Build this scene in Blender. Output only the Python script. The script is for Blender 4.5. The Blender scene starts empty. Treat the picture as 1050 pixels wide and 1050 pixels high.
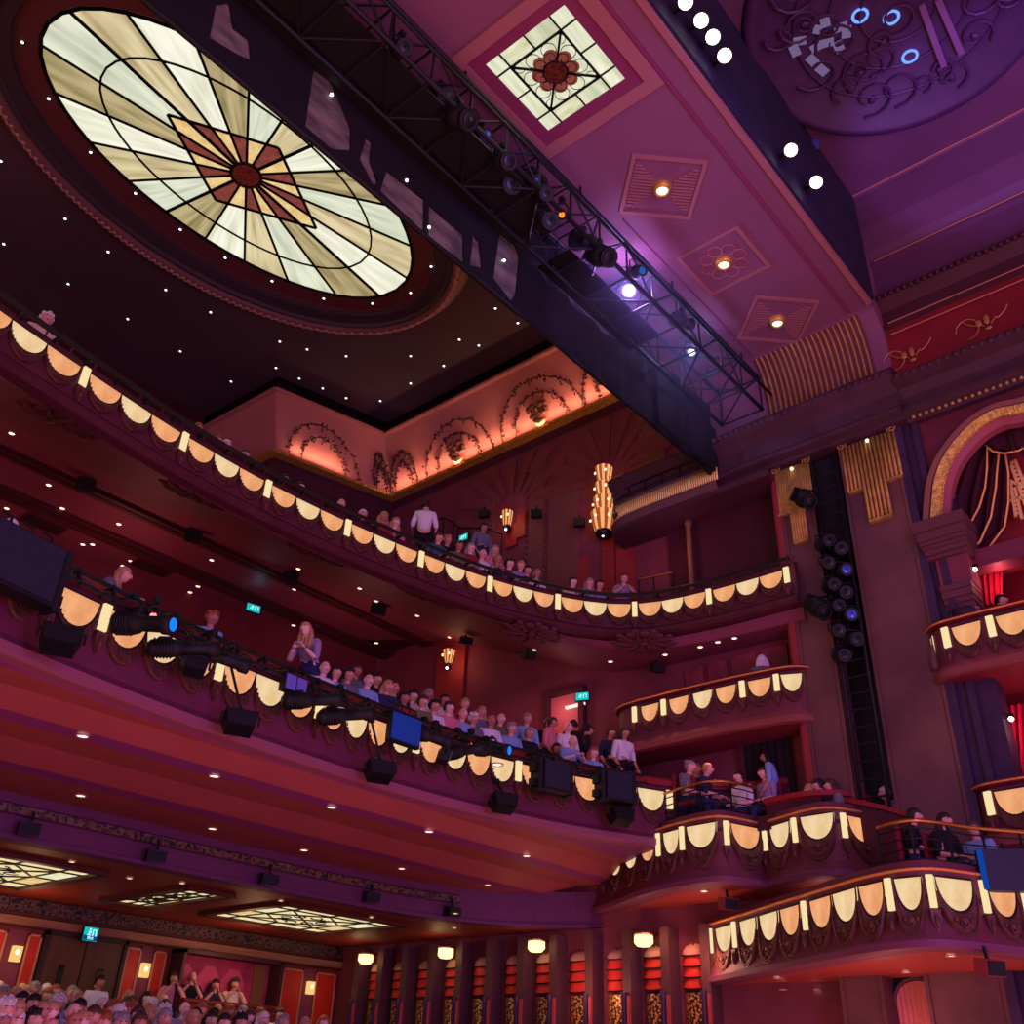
import bpy, bmesh, math, random
from mathutils import Vector, Matrix
random.seed(11)
SC = bpy.context.scene
COL = SC.collection
PI = math.pi

# ------------------------------------------------------------------ camera
YAW, PITCH, ROLL, FPX = 0.845676, 0.532792, 0.040859, 1000.0
def cam_axes():
    cy, sy = math.cos(YAW), math.sin(YAW)
    cp, sp = math.cos(PITCH), math.sin(PITCH)
    cr, sr = math.cos(ROLL), math.sin(ROLL)
    fw = Vector((sy*cp, cy*cp, sp)); rt = Vector((cy, -sy, 0)); up = rt.cross(fw)
    return cr*rt + sr*up, -sr*rt + cr*up, fw
RT, UP, FW = cam_axes()
def ray(px, py):
    return RT*((px-525)/FPX) - UP*((py-525)/FPX) + FW
def at(px, py, ax, val):                     # point of the place on a known plane (x, y or z = val)
    d = ray(px, py); i = 'xyz'.index(ax)
    return d*(val/d[i])
def project(p):
    p = Vector(p); w = p.dot(FW)
    return 525 + FPX*p.dot(RT)/w, 525 - FPX*p.dot(UP)/w

cd = bpy.data.cameras.new('camera'); cam = bpy.data.objects.new('camera', cd); COL.objects.link(cam)
m = Matrix((RT, UP, -FW)).transposed().to_4x4(); cam.matrix_world = m
cd.sensor_width = 36.0; cd.sensor_fit = 'HORIZONTAL'; cd.lens = 36.0*FPX/1050.0
cd.clip_start = 0.05; cd.clip_end = 200
SC.camera = cam
SC.view_settings.view_transform = 'Standard'; SC.view_settings.look = 'None'
SC.view_settings.gamma = 1; SC.view_settings.use_curve_mapping = False

# ------------------------------------------------------------------ materials
def s2l(c):
    return tuple(x/12.92 if x <= .04045 else ((x+.055)/1.055)**2.4 for x in c)
MATS = {}
def mat(name, col, rough=.6, metal=0.0, vary=.0, scale=4.0, bump=0.0, bscale=20.0, col2=None, emit=0.0, spec=.3, stretch=None, sheen=0):
    if name in MATS: return MATS[name]
    m = bpy.data.materials.new(name); m.use_nodes = True
    nt = m.node_tree; b = nt.nodes['Principled BSDF']
    c = s2l(col) + (1,)
    b.inputs['Base Color'].default_value = c
    b.inputs['Roughness'].default_value = rough; b.inputs['Metallic'].default_value = metal
    b.inputs['Specular IOR Level'].default_value = spec
    tc = None
    if vary or bump or col2:
        tc = nt.nodes.new('ShaderNodeTexCoord')
        src = tc.outputs['Object']
        if stretch:
            mp = nt.nodes.new('ShaderNodeMapping'); mp.inputs['Scale'].default_value = stretch
            nt.links.new(src, mp.inputs['Vector']); src = mp.outputs['Vector']
    if vary or col2:
        n = nt.nodes.new('ShaderNodeTexNoise'); n.inputs['Scale'].default_value = scale; n.inputs['Detail'].default_value = 5
        nt.links.new(src, n.inputs['Vector'])
        r = nt.nodes.new('ShaderNodeValToRGB')
        r.color_ramp.elements[0].position = .35; r.color_ramp.elements[1].position = .65
        c2 = s2l(col2) if col2 else tuple(x*(1-vary) for x in c[:3])
        r.color_ramp.elements[0].color = tuple(c2)+(1,)
        r.color_ramp.elements[1].color = c if col2 else tuple(min(1, x*(1+vary)) for x in c[:3])+(1,)
        nt.links.new(n.outputs['Fac'], r.inputs['Fac']); nt.links.new(r.outputs['Color'], b.inputs['Base Color'])
    if bump:
        n2 = nt.nodes.new('ShaderNodeTexNoise'); n2.inputs['Scale'].default_value = bscale; n2.inputs['Detail'].default_value = 3
        nt.links.new(src, n2.inputs['Vector'])
        bp = nt.nodes.new('ShaderNodeBump'); bp.inputs['Strength'].default_value = bump; bp.inputs['Distance'].default_value = .05
        nt.links.new(n2.outputs['Fac'], bp.inputs['Height']); nt.links.new(bp.outputs['Normal'], b.inputs['Normal'])
    if emit:
        b.inputs['Emission Color'].default_value = c; b.inputs['Emission Strength'].default_value = emit
    MATS[name] = m
    return m
def glow(name, col, strength, streak=None, sample=False, col2=None, scale=3.0):
    """a lit surface (lamp glass, lens, leaded light); streak stretches a faint grain in the glass"""
    if name in MATS: return MATS[name]
    m = bpy.data.materials.new(name); m.use_nodes = True; nt = m.node_tree
    nt.nodes.clear()
    o = nt.nodes.new('ShaderNodeOutputMaterial'); e = nt.nodes.new('ShaderNodeEmission')
    e.inputs['Color'].default_value = s2l(col)+(1,); e.inputs['Strength'].default_value = strength
    nt.links.new(e.outputs[0], o.inputs['Surface'])
    if streak:
        tc = nt.nodes.new('ShaderNodeTexCoord'); mp = nt.nodes.new('ShaderNodeMapping'); mp.inputs['Scale'].default_value = streak
        n = nt.nodes.new('ShaderNodeTexNoise'); n.inputs['Scale'].default_value = scale; n.inputs['Detail'].default_value = 2
        r = nt.nodes.new('ShaderNodeValToRGB'); r.color_ramp.elements[0].position = .35; r.color_ramp.elements[1].position = .68
        c2 = col2 or tuple(x*.8 for x in col)
        r.color_ramp.elements[0].color = s2l(c2)+(1,); r.color_ramp.elements[1].color = s2l(col)+(1,)
        nt.links.new(tc.outputs['Object'], mp.inputs['Vector']); nt.links.new(mp.outputs[0], n.inputs['Vector'])
        nt.links.new(n.outputs['Fac'], r.inputs['Fac']); nt.links.new(r.outputs['Color'], e.inputs['Color'])
    try: m.cycles.emission_sampling = 'AUTO' if sample else 'NONE'
    except Exception: pass
    MATS[name] = m
    return m

# ------------------------------------------------------------------ mesh builder
class MB:
    def __init__(s): s.v = []; s.f = []; s.m = []; s.s = []
    def add(s, vs, fs, mi=0, sm=False):
        o = len(s.v); s.v += [tuple(v) for v in vs]
        for f in fs: s.f.append([i+o for i in f]); s.m.append(mi); s.s.append(sm)
    def box(s, x0, x1, y0, y1, z0, z1, mi=0):
        s.add([(x0,y0,z0),(x1,y0,z0),(x1,y1,z0),(x0,y1,z0),(x0,y0,z1),(x1,y0,z1),(x1,y1,z1),(x0,y1,z1)],
              [(3,2,1,0),(4,5,6,7),(0,1,5,4),(1,2,6,5),(2,3,7,6),(3,0,4,7)], mi)
    def obox(s, c, hx, hy, hz, M=None, mi=0, taper=1.0):
        M = M or Matrix.Identity(3); c = Vector(c); vs = []
        for sz in (-1,1):
            k = taper if sz > 0 else 1
            for sx, sy in ((-1,-1),(1,-1),(1,1),(-1,1)):
                vs.append(c + M @ Vector((sx*hx*k, sy*hy*k, sz*hz)))
        s.add(vs, [(3,2,1,0),(4,5,6,7),(0,1,5,4),(1,2,6,5),(2,3,7,6),(3,0,4,7)], mi)
    def tube(s, pts, r, n=6, mi=0, closed=False):
        pts = [Vector(p) for p in pts]; N = len(pts); rs = r if isinstance(r, (list, tuple)) else [r]*N
        prev = None; vs = []
        for i, p in enumerate(pts):
            if closed: t = pts[(i+1) % N]-pts[i-1]
            else: t = pts[min(i+1, N-1)]-pts[max(i-1, 0)]
            if t.length < 1e-9: t = Vector((0,0,1))
            t.normalize()
            if prev is None: a = t.orthogonal().normalized()
            else:
                a = prev - t*prev.dot(t)
                a = a.normalized() if a.length > 1e-6 else t.orthogonal().normalized()
            prev = a; b = t.cross(a)
            for k in range(n):
                an = 2*PI*k/n; vs.append(p + (a*math.cos(an)+b*math.sin(an))*rs[i])
        fs = []
        for i in range(N if closed else N-1):
            j = (i+1) % N
            for k in range(n):
                k2 = (k+1) % n; fs.append((i*n+k, i*n+k2, j*n+k2, j*n+k))
        if not closed: fs += [tuple(range(n))[::-1], tuple((N-1)*n+k for k in range(n))]
        s.add(vs, fs, mi, n > 5)
    def bar(s, a, b, w, h, mi=0):
        a = Vector(a); b = Vector(b); d = (b-a); L = d.length; d.normalize()
        u = Vector((0,0,1)).cross(d)
        u = u.normalized() if u.length > 1e-4 else Vector((1,0,0))
        v = d.cross(u); M = Matrix((u, v, d)).transposed()
        s.obox((a+b)/2, w/2, h/2, L/2, M, mi)
    def lathe(s, prof, c=(0,0,0), n=12, M=None, mi=0, sm=True, caps=True):
        M = M or Matrix.Identity(3); c = Vector(c); vs = []
        for r, z in prof:
            for k in range(n):
                an = 2*PI*k/n; vs.append(c + M @ Vector((r*math.cos(an), r*math.sin(an), z)))
        fs = []
        for i in range(len(prof)-1):
            for k in range(n):
                k2 = (k+1) % n; fs.append((i*n+k, i*n+k2, (i+1)*n+k2, (i+1)*n+k))
        if caps: fs += [tuple(range(n))[::-1], tuple((len(prof)-1)*n+k for k in range(n))]
        s.add(vs, fs, mi, sm)
    def ball(s, c, r, nu=10, nv=7, M=None, mi=0, fn=None):
        M = M or Matrix.Identity(3); c = Vector(c)
        r = r if isinstance(r, (list, tuple)) else (r, r, r)
        vs = [c + M @ Vector((0,0,-r[2]))]
        for i in range(1, nv):
            ph = -PI/2 + PI*i/nv
            for k in range(nu):
                an = 2*PI*k/nu
                q = Vector((r[0]*math.cos(ph)*math.cos(an), r[1]*math.cos(ph)*math.sin(an), r[2]*math.sin(ph)))
                if fn: q = fn(q)
                vs.append(c + M @ q)
        vs.append(c + M @ Vector((0,0,r[2]))); T = len(vs)-1
        fs = [(0, 1+(k+1) % nu, 1+k) for k in range(nu)]
        for i in range(nv-2):
            for k in range(nu):
                k2 = (k+1) % nu; a = 1+i*nu; b = a+nu; fs.append((a+k, a+k2, b+k2, b+k))
        a = 1+(nv-2)*nu
        fs += [(a+k, a+(k+1) % nu, T) for k in range(nu)]
        s.add(vs, fs, mi, True)
    def prism(s, poly, o, u, v, w, mi=0):
        """polygon in (u,v) from o, thickness vector w"""
        o, u, v, w = Vector(o), Vector(u), Vector(v), Vector(w); n = len(poly)
        a = [o+u*p[0]+v*p[1] for p in poly]; b = [q+w for q in a]
        fs = [tuple(range(n)), tuple(range(2*n-1, n-1, -1))]
        for k in range(n): k2 = (k+1) % n; fs.append((k, n+k, n+k2, k2))
        s.add(a+b, fs, mi)
    def grid(s, rows, mi=0, sm=False, closed=False):
        n = len(rows[0]); vs = [p for r in rows for p in r]; fs = []
        for i in range(len(rows)-1):
            for k in range(n if closed else n-1):
                k2 = (k+1) % n; fs.append((i*n+k, i*n+k2, (i+1)*n+k2, (i+1)*n+k))
        s.add(vs, fs, mi, sm)
    def sweep(s, path, prof, mi=0, closed_prof=False, sm=False, nrm=None, mis=None):
        """profile (outward, z) carried along a plan path"""
        N = nrm or normals(path)
        pr = list(prof) + ([prof[0]] if closed_prof else [])
        for j in range(len(pr)-1):
            rows = []
            for q in (pr[j], pr[j+1]):
                rows.append([(p[0]+n[0]*q[0], p[1]+n[1]*q[0], q[1]) for p, n in zip(path, N)])
            s.grid(rows, mis[j] if mis else mi, sm)
        if closed_prof:
            for k in (0, -1):
                p, n = path[k], N[k]
                s.add([(p[0]+n[0]*q[0], p[1]+n[1]*q[0], q[1]) for q in prof], [tuple(range(len(prof)))], mi)
    def build(s, name, mats, parent=None, off=None, calc=True, bevel=0):
        me = bpy.data.meshes.new(name)
        o_ = Vector(0 for _ in range(3)) if off is None else Vector(off)
        q_ = parent
        while q_ is not None and off is None: o_ = o_ + (q_.location if (q_.get('wc') or q_ is not parent or q_.parent is not None) else Vector((0,0,0))); q_ = q_.parent
        me.from_pydata([Vector(v)-o_ for v in s.v], [], s.f)
        for k in (mats if isinstance(mats, (list, tuple)) else [mats]): me.materials.append(k)
        for p, mi, sm in zip(me.polygons, s.m, s.s): p.material_index = mi; p.use_smooth = sm
        if calc:
            bm = bmesh.new(); bm.from_mesh(me); bmesh.ops.recalc_face_normals(bm, faces=bm.faces); bm.to_mesh(me); bm.free()
        o = bpy.data.objects.new(name, me); COL.objects.link(o)
        if parent is not None: o.parent = parent
        if off is not None and parent is None: o.location = o_
        if bevel:
            bv = o.modifiers.new('bevel', 'BEVEL'); bv.width = bevel; bv.segments = 1
        return o

def normals(path):
    out = []
    for i in range(len(path)):
        a = path[max(i-1, 0)]; b = path[min(i+1, len(path)-1)]
        tx, ty = b[0]-a[0], b[1]-a[1]; l = math.hypot(tx, ty) or 1
        out.append((ty/l, -tx/l))
    return out
def spline(P, step=.08):
    P = [Vector(p) for p in P]; out = []
    Q = [P[0]*2-P[1]] + P + [P[-1]*2-P[-2]]
    for i in range(1, len(Q)-2):
        n = max(2, int((Q[i+1]-Q[i]).length/step))
        for k in range(n):
            t = k/n
            out.append(0.5*((2*Q[i]) + (Q[i+1]-Q[i-1])*t + (2*Q[i-1]-5*Q[i]+4*Q[i+1]-Q[i+2])*t*t + (3*Q[i]-Q[i-1]-3*Q[i+1]+Q[i+2])*t**3))
    out.append(P[-1])
    return out
def thing(name, label, cat, loc=(0,0,0), rotz=0, group=None, wc=False):
    """an Empty at a thing's base; wc: its parts are written in world coordinates"""
    o = bpy.data.objects.new(name, None); COL.objects.link(o); o.empty_display_size = .1
    o.location = loc; o.rotation_euler = (0,0,rotz); o['label'] = label; o['category'] = cat
    if group: o['group'] = group
    if wc: o['wc'] = 1
    return o
def tag(o, label, cat, group=None, kind=None):
    o['label'] = label; o['category'] = cat
    if group: o['group'] = group
    if kind: o['kind'] = kind
    return o
def struct(name, mb, mats, label=None, cat=None, **k):
    o = mb.build(name, mats, **k); o['kind'] = 'structure'
    if label: o['label'] = label
    if cat: o['category'] = cat
    return o
def dup(root, loc, rotz=None, label=None, group=None, scale=None):
    r = root.copy(); COL.objects.link(r); r.location = loc
    if rotz is not None: r.rotation_euler = (root.rotation_euler[0], root.rotation_euler[1], rotz)
    if label: r['label'] = label
    if group: r['group'] = group
    if scale: r.scale = (scale,)*3
    for ch in list(root.children):
        c = ch.copy(); COL.objects.link(c); c.parent = r
        for g in list(ch.children):
            d = g.copy(); COL.objects.link(d); d.parent = c
    return r
def lamp(name, kind, loc, energy, col, size=.1, to=None, spot=None, sizey=None, blend=.5):
    l = bpy.data.lights.new(name, kind); l.energy = energy; l.color = col
    if kind == 'AREA':
        l.size = size
        if sizey: l.shape = 'RECTANGLE'; l.size_y = sizey
    else: l.shadow_soft_size = size
    if kind == 'SPOT': l.spot_size = spot; l.spot_blend = blend
    o = bpy.data.objects.new(name, l); COL.objects.link(o); o.location = loc
    if to is not None: o.rotation_euler = (Vector(to)-Vector(loc)).to_track_quat('-Z', 'Y').to_euler()
    return o

# palette
WALL = mat('red_wall_paint', (.45,.20,.24), .75, vary=.12, scale=2)
WALLD = mat('dark_maroon_paint', (.27,.09,.13), .8, vary=.15, scale=2)
SOFF = mat('soffit_paint', (.46,.28,.36), .7, vary=.04, scale=1)
SOFB = mat('soffit_border_paint', (.56,.36,.36), .7)
SOFM = mat('soffit_magenta_paint', (.46,.17,.30), .7)
DARKC = mat('dark_ceiling_paint', (.27,.19,.23), .8, vary=.12, scale=.6)
BLACKP = mat('black_paint', (.035,.035,.045), .5)
BLACKM = mat('black_metal', (.05,.05,.06), .6, .0)
CLOTH = mat('black_drape', (.05,.05,.065), .9, bump=.15, bscale=6)
GREYM = mat('grey_metal', (.45,.45,.5), .35, .8)
BRASS = mat('brass', (.80,.52,.26), .3, .9)
GOLD = mat('gold_leaf', (.80,.64,.26), .45, .6, vary=.2, scale=12)
GOLDP = mat('dull_gold_paint', (.66,.53,.25), .5, .25, vary=.2, scale=8)
UNDER = mat('balcony_underside_paint', (.46,.21,.28), .65, vary=.06, scale=1.2)
UNDERD = mat('dress_underside_paint', (.58,.26,.26), .6, vary=.05, scale=1.2)
FASC = mat('balcony_front_paint', (.38,.16,.21), .6, vary=.15, scale=4)
SWAG = mat('carved_swag_paint', (.36,.20,.18), .5, .2, vary=.25, scale=10, bump=.3, bscale=30)
RAILR = mat('red_plush_rail', (.50,.10,.12), .6)
MAHOG = mat('mahogany', (.34,.17,.10), .4, vary=.2, scale=3, stretch=(1,1,.2))
COLUMN = mat('marbled_column_paint', (.42,.27,.24), .6, col2=(.31,.18,.19), scale=.9, bump=.1, bscale=2)
PURPD = mat('dark_purple_moulding', (.21,.13,.22), .6, vary=.15, scale=5)
LPEACH = glow('peach_lamp_glass', (.98,.70,.49), .95, streak=(3,3,3), col2=(.90,.58,.38), scale=1.6)
LCREAM = glow('cream_lamp_glass', (.98,.85,.66), .95, streak=(3,3,3), col2=(.91,.75,.53), scale=1.6)
LSTRIP = glow('strip_lamp_glass', (.98,.88,.66), 1.0)
STARL = glow('star_bulb', (.92,.95,1.0), 3.0)
DOWNL = glow('downlight_bulb', (1.0,.90,.78), 2.5)
# ================================================================== THE ROOM
# ---- dome ceiling (star ceiling) over the auditorium
mb = MB(); mb.prism([(-4,6.9),(14.3,6.9),(14.3,16.9),(10.9,17.6),(10.9,19.2),(-4,19.2)], (0,0,14.06), (1,0,0), (0,1,0), (0,0,.2))
struct('ceiling', mb, DARKC)
# ---- cove round the dome: sloping plaster faces over a gilded ledge
COVE = mat('cove_plaster', (.72,.46,.42), .8, vary=.05, scale=2)
cb = [(14.0,6.9),(14.0,16.46),(10.85,17.23),(10.85,18.9)]
ct = [(12.66,6.9),(12.64,15.46),(9.82,16.13),(9.7,18.9)]
mb = MB()
for i in range(3):
    mb.grid([[(cb[i][0],cb[i][1],12.8),(cb[i+1][0],cb[i+1][1],12.8)],[(ct[i][0],ct[i][1],13.7),(ct[i+1][0],ct[i+1][1],13.7)]])
struct('trim_1', mb, COVE, calc=False)
mb = MB()
for i in range(3):
    for dx, z0, z1 in ((.0,13.68,13.74),):
        a, b = Vector((ct[i][0],ct[i][1],z0)), Vector((ct[i+1][0],ct[i+1][1],z0)); mb.bar(a, b, .10, .07)
struct('trim_2', mb, COVE)
mb = MB()
for i in range(3):
    a, b = ct[i], ct[i+1]; mb.grid([[(a[0],a[1],13.72),(b[0],b[1],13.72)],[(a[0]+.02,a[1]+.02,14.06),(b[0]+.02,b[1]+.02,14.06)]])
struct('trim_3', mb, BLACKP)
# gilded dentil ledge under the cove, inside it the hidden strip lamps
mb = MB()
path = [(10.85,18.9),(10.85,17.23),(14.0,16.46),(14.0,6.9)]
def offs(P, d):          # inward offset (towards the house)
    return [(P[0][0]-d,P[0][1]),(P[1][0]-d,P[1][1]-d*1.0),(P[2][0]-d,P[2][1]-d*.85),(P[3][0]-d,P[3][1])]
lev = [(.02,12.52,1),(.06,12.60,1),(.12,12.66,0),(.28,12.70,0),(.28,12.78,0),(.22,12.80,0),(.02,12.74,1)]
for (d0,z0,k),(d1,z1,_) in zip(lev, lev[1:]):
    mb.grid([[(p[0],p[1],z0) for p in offs(path,d0)],[(p[0],p[1],z1) for p in offs(path,d1)]], k)
for i in range(3):
    A, B = offs(path,.28)[i], offs(path,.28)[i+1]
    L = math.dist(A,B); n = int(L/.09)
    for k in range(n):
        t = (k+.5)/n; mb.box(A[0]+(B[0]-A[0])*t-.02, A[0]+(B[0]-A[0])*t+.02, A[1]+(B[1]-A[1])*t-.02, A[1]+(B[1]-A[1])*t+.02, 12.69, 12.77, 0)
struct('trim_4', mb, [GOLD, WALLD])

# ---- side wall (house left), behind circles and boxes
mb = MB(); mb.box(14.0,14.3,5.6,16.9,-1.6,12.9); struct('wall_left', mb, WALL)
mb = MB(); mb.prism([(14.3,16.4),(10.6,16.75),(5.6,17.5),(-4,18.2),(-4,18.4),(5.6,17.8),(10.7,17.0),(14.3,16.7)], (0,0,2.3), (1,0,0),(0,1,0),(0,0,6.4)); struct('wall_rear_circle', mb, mat('rear_wall_paint',(.40,.13,.14),.75,vary=.1,scale=2))
mb = MB(); mb.prism([(14.3,16.4),(10.7,17.2),(10.8,17.5),(14.3,16.8)], (0,0,8.6), (1,0,0),(0,1,0),(0,0,4.1)); mb.box(10.7,11.0,17.2,19,8.6,12.75); mb.box(-4,10.9,18.9,19.2,8.6,14.1); struct('wall_rear_upper', mb, WALLD)

# ---- stalls rear wall with panels, and its floor
mb = MB(); mb.box(3,14.2,16.5,16.8,-.6,2.4); struct('wall_rear', mb, mat('stalls_wall_paint',(.44,.13,.08),.6,vary=.15,scale=2))
mb = MB(); mb.add([(-2,8.4,-.67),(14,8.4,-.67),(14,16.5,.07),(-2,16.5,.07),(-2,8.4,-1.1),(14,8.4,-1.1),(14,16.5,-.4),(-2,16.5,-.4)], [(0,1,2,3),(7,6,5,4),(0,4,5,1),(1,5,6,2),(2,6,7,3),(3,7,4,0)])
struct('floor', mb, mat('stalls_carpet', (.30,.08,.09), .95, vary=.2, scale=15))
# ---- stalls ceiling under the dress circle
BEAM = [(-2,12.3),(5,12.2),(8.6,12.22),(11.1,12.12),(12.1,11.92),(12.9,11.55),(13.45,11.1),(13.85,10.5),(14.02,10.05)]
mb = MB(); mb.prism([(x,y+.1) for x,y in BEAM]+[(14.1,16.6),(-2,16.6)], (0,0,2.3), (1,0,0), (0,1,0), (0,0,.12)); struct('ceiling_stalls', mb, mat('stalls_ceiling_paint',(.56,.20,.14),.55,vary=.05))
# deep beam at the front of the stalls ceiling: scrolled frieze over a plain band
FRZ = bpy.data.materials.new('scrolled_frieze'); FRZ.use_nodes = True
nt = FRZ.node_tree; b = nt.nodes['Principled BSDF']; tc = nt.nodes.new('ShaderNodeTexCoord')
vo = nt.nodes.new('ShaderNodeTexVoronoi'); vo.feature = 'DISTANCE_TO_EDGE'; vo.inputs['Scale'].default_value = 15
nz = nt.nodes.new('ShaderNodeTexNoise'); nz.inputs['Scale'].default_value = 5; mx = nt.nodes.new('ShaderNodeMix'); mx.data_type = 'VECTOR'; mx.inputs['Factor'].default_value = .3
nt.links.new(tc.outputs['Object'], nz.inputs['Vector']); nt.links.new(tc.outputs['Object'], mx.inputs[4]); nt.links.new(nz.outputs['Color'], mx.inputs[5]); nt.links.new(mx.outputs[1], vo.inputs['Vector'])
rp = nt.nodes.new('ShaderNodeValToRGB'); rp.color_ramp.elements[0].position = .05; rp.color_ramp.elements[1].position = .16
rp.color_ramp.elements[0].color = s2l((.42,.29,.21))+(1,); rp.color_ramp.elements[1].color = s2l((.06,.03,.04))+(1,)
nt.links.new(vo.outputs['Distance'], rp.inputs['Fac']); nt.links.new(rp.outputs['Color'], b.inputs['Base Color'])
bp = nt.nodes.new('ShaderNodeBump'); bp.inputs['Strength'].default_value = .6; bp.invert = True; nt.links.new(vo.outputs['Distance'], bp.inputs['Height']); nt.links.new(bp.outputs['Normal'], b.inputs['Normal'])
b.inputs['Roughness'].default_value = .5
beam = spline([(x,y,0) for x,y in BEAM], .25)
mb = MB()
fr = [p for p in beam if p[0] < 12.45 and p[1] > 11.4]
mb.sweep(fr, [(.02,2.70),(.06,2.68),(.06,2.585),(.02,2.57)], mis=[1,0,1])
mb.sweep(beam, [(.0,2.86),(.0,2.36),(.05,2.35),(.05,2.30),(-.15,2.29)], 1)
struct('trim_5', mb, [FRZ, mat('shaded_plum_beam', (.36,.16,.30), .6, vary=.06)], calc=False)  # dim purple stage light on the beam is painted into its plum colour
# rear wall dressing: frieze, tan rail, panels with gold beading
TAN = mat('tan_timber', (.58,.40,.26), .5, vary=.15, scale=4, stretch=(.3,3,3))
mb = MB(); mb.box(3,14.0,16.44,16.5,2.08,2.29,0); mb.box(3,14,16.40,16.5,2.04,2.09,1); mb.box(3,14,16.42,16.5,1.91,2.03,2); mb.box(3,14,16.40,16.5,1.88,1.91,1)
struct('trim_6', mb, [FRZ, mat('frieze_moulding',(.30,.12,.09),.5), TAN])
REDP = mat('red_panel_paint', (.74,.17,.08), .5, vary=.05)
mb = MB()
def rpanel(x0, x1, ztop, zb=-.1):
    mb.box(x0,x1,16.46,16.5,zb,ztop,0)
    for a,b_ in ((x0,x0+.03),(x1-.03,x1)): mb.box(a,b_,16.44,16.47,zb,ztop,1)
    mb.box(x0,x1,16.44,16.47,ztop-.03,ztop,1)
for x0,x1 in ((6.4,7.28),(7.62,7.84),(9.32,9.6),(9.84,10.08),(12.6,13.08),(13.4,13.9)): rpanel(x0,x1,1.80)
for x0,x1 in ((7.30,7.60),(9.61,9.83),(13.10,13.38)): mb.box(x0,x1,16.47,16.5,-.1,1.84,2)
struct('trim_7', mb, [REDP, mat('gold_beading',(.72,.5,.36),.5), WALL])

# ---- soffit beam before the proscenium
mb = MB(); mb.box(-3,13.05,3.69,7.25,11.5,14.05,0)
N = 10; rows0 = []
prof = [(13.05-.03*0, 11.5)]
prof = [(13.02+.5*math.sin(a), 10.3+1.2*math.cos(a)) for a in [PI/2*k/N for k in range(N+1)]]
def arcstrip(y0, y1, dx, mi):
    mb.grid([[(x-dx, y0, z-dx*.4) for x, z in prof],[(x-dx, y1, z-dx*.4) for x, z in prof]], mi, True)
arcstrip(3.69, 7.25, 0, 0)
mb.add([(x,3.69,z) for x,z in prof]+[(13.8,3.69,10.2),(13.8,3.69,14),(13.0,3.69,14)], [tuple(range(len(prof)+3))], 0)
mb.box(-3,12.95,4.02,4.07,11.47,11.5,1); mb.box(-3,12.95,3.66,3.74,11.46,11.56,2)
mb.box(8.9,13.0,5.86,5.88,11.485,11.5,1)
o = struct('ceiling_soffit', mb, [SOFF, SOFM, SOFB])
mb = MB(); mb.box(-3,13.0,3.62,3.69,11.58,14.0); struct('wall_header', mb, mat('header_navy_paint', (.13,.11,.22), .7, vary=.2, scale=2))
# gilded fluted panel on the curved end of the beam
mb = MB(); n = 20
for k in range(n):
    y = 3.98 + (5.92-3.98)*(k+.5)/n
    mb.tube([(x-.01, y, z) for x, z in prof[1:]]+[(13.51,y,10.22)], .017, 6, 0)
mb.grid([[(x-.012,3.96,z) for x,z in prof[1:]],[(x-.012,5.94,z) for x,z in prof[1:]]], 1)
struct('trim_8', mb, [GOLDP, mat('fluting_maroon_paint',(.36,.17,.18),.6)])  # gilded ribs over a maroon ground colour
# laylight surround and plain square panels on the soffit
mb = MB()
def sqframe(c, r0, r1, z0, z1, rot, mi, ry=None):
    cs = [(-1,-1),(1,-1),(1,1),(-1,1)]
    def pt(r, k):
        x, y = cs[k][0]*r, cs[k][1]*(r if ry is None else r*ry)
        return (c[0]+x*math.cos(rot)-y*math.sin(rot), c[1]+x*math.sin(rot)+y*math.cos(rot))
    for k in range(4):
        j = (k+1) % 4; a, b, c2, d = pt(r1,k), pt(r1,j), pt(r0,j), pt(r0,k)
        mb.add([(*a,z0),(*b,z0),(*c2,z0),(*d,z0),(*a,z1),(*b,z1),(*c2,z1),(*d,z1)], [(0,1,2,3),(7,6,5,4),(0,4,5,1),(2,6,7,3)], mi)
sqframe((6.26,5.10), .83, 1.02, 11.44, 11.5, 0, 0); sqframe((6.26,5.10), .655, .83, 11.47, 11.5, 0, 1)
struct('trim_9', mb, [SOFB, SOFM])
# ---- proscenium-side ceiling, high, with coved side and cornices
STC = mat('stage_ceiling_paint', (.34,.20,.30), .6, vary=.08, scale=1)
mb = MB(); mb.box(-3,13.0,-6,3.69,14.0,14.2,0); struct('ceiling_stage', mb, STC)
mb = MB()
cp = [(13.0,14.0),(13.05,13.9),(13.12,13.3),(13.3,12.85),(13.5,12.72)]
mb.sweep([(13.5,3.69),(13.5,-6)], [(.55,14.0),(.5,13.97),(.38,13.3),(.2,12.9),(.03,12.74),(.10,12.72),(.10,12.66),(.02,12.64),(.02,11.95)], 0)
struct('trim_10', mb, STC, calc=False)
mb = MB()
mb.sweep([(13.5,3.69),(13.5,-6)], [(.02,11.96),(.10,11.93),(.20,11.88),(.20,11.78),(.10,11.70),(.02,11.62),(.02,11.34),(.06,11.32),(.06,11.27),(0,11.25)], 0)
for k in range(75):
    y = 3.62-k*.11; mb.ball((13.27,y,11.80),(.05,.042,.055),6,4,None,0)
struct('trim_11', mb, mat('dark_red_cornice',(.26,.12,.15),.6))
mb = MB()
for z in (14.0,): mb.tube([(12.94,3.6,13.985),(12.94,-5,13.985)], .012, 5)
mb.tube([(13.385,3.6,12.73),(13.385,-5,12.73)], .012, 5); mb.tube([(13.46,3.6,11.10),(13.46,-5,11.10)], .014, 5); mb.tube([(13.43,3.6,11.33),(13.43,-5,11.33)], .012, 5)
struct('trim_12', mb, mat('gold_line', (.75,.5,.36), .4, .3))
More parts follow.
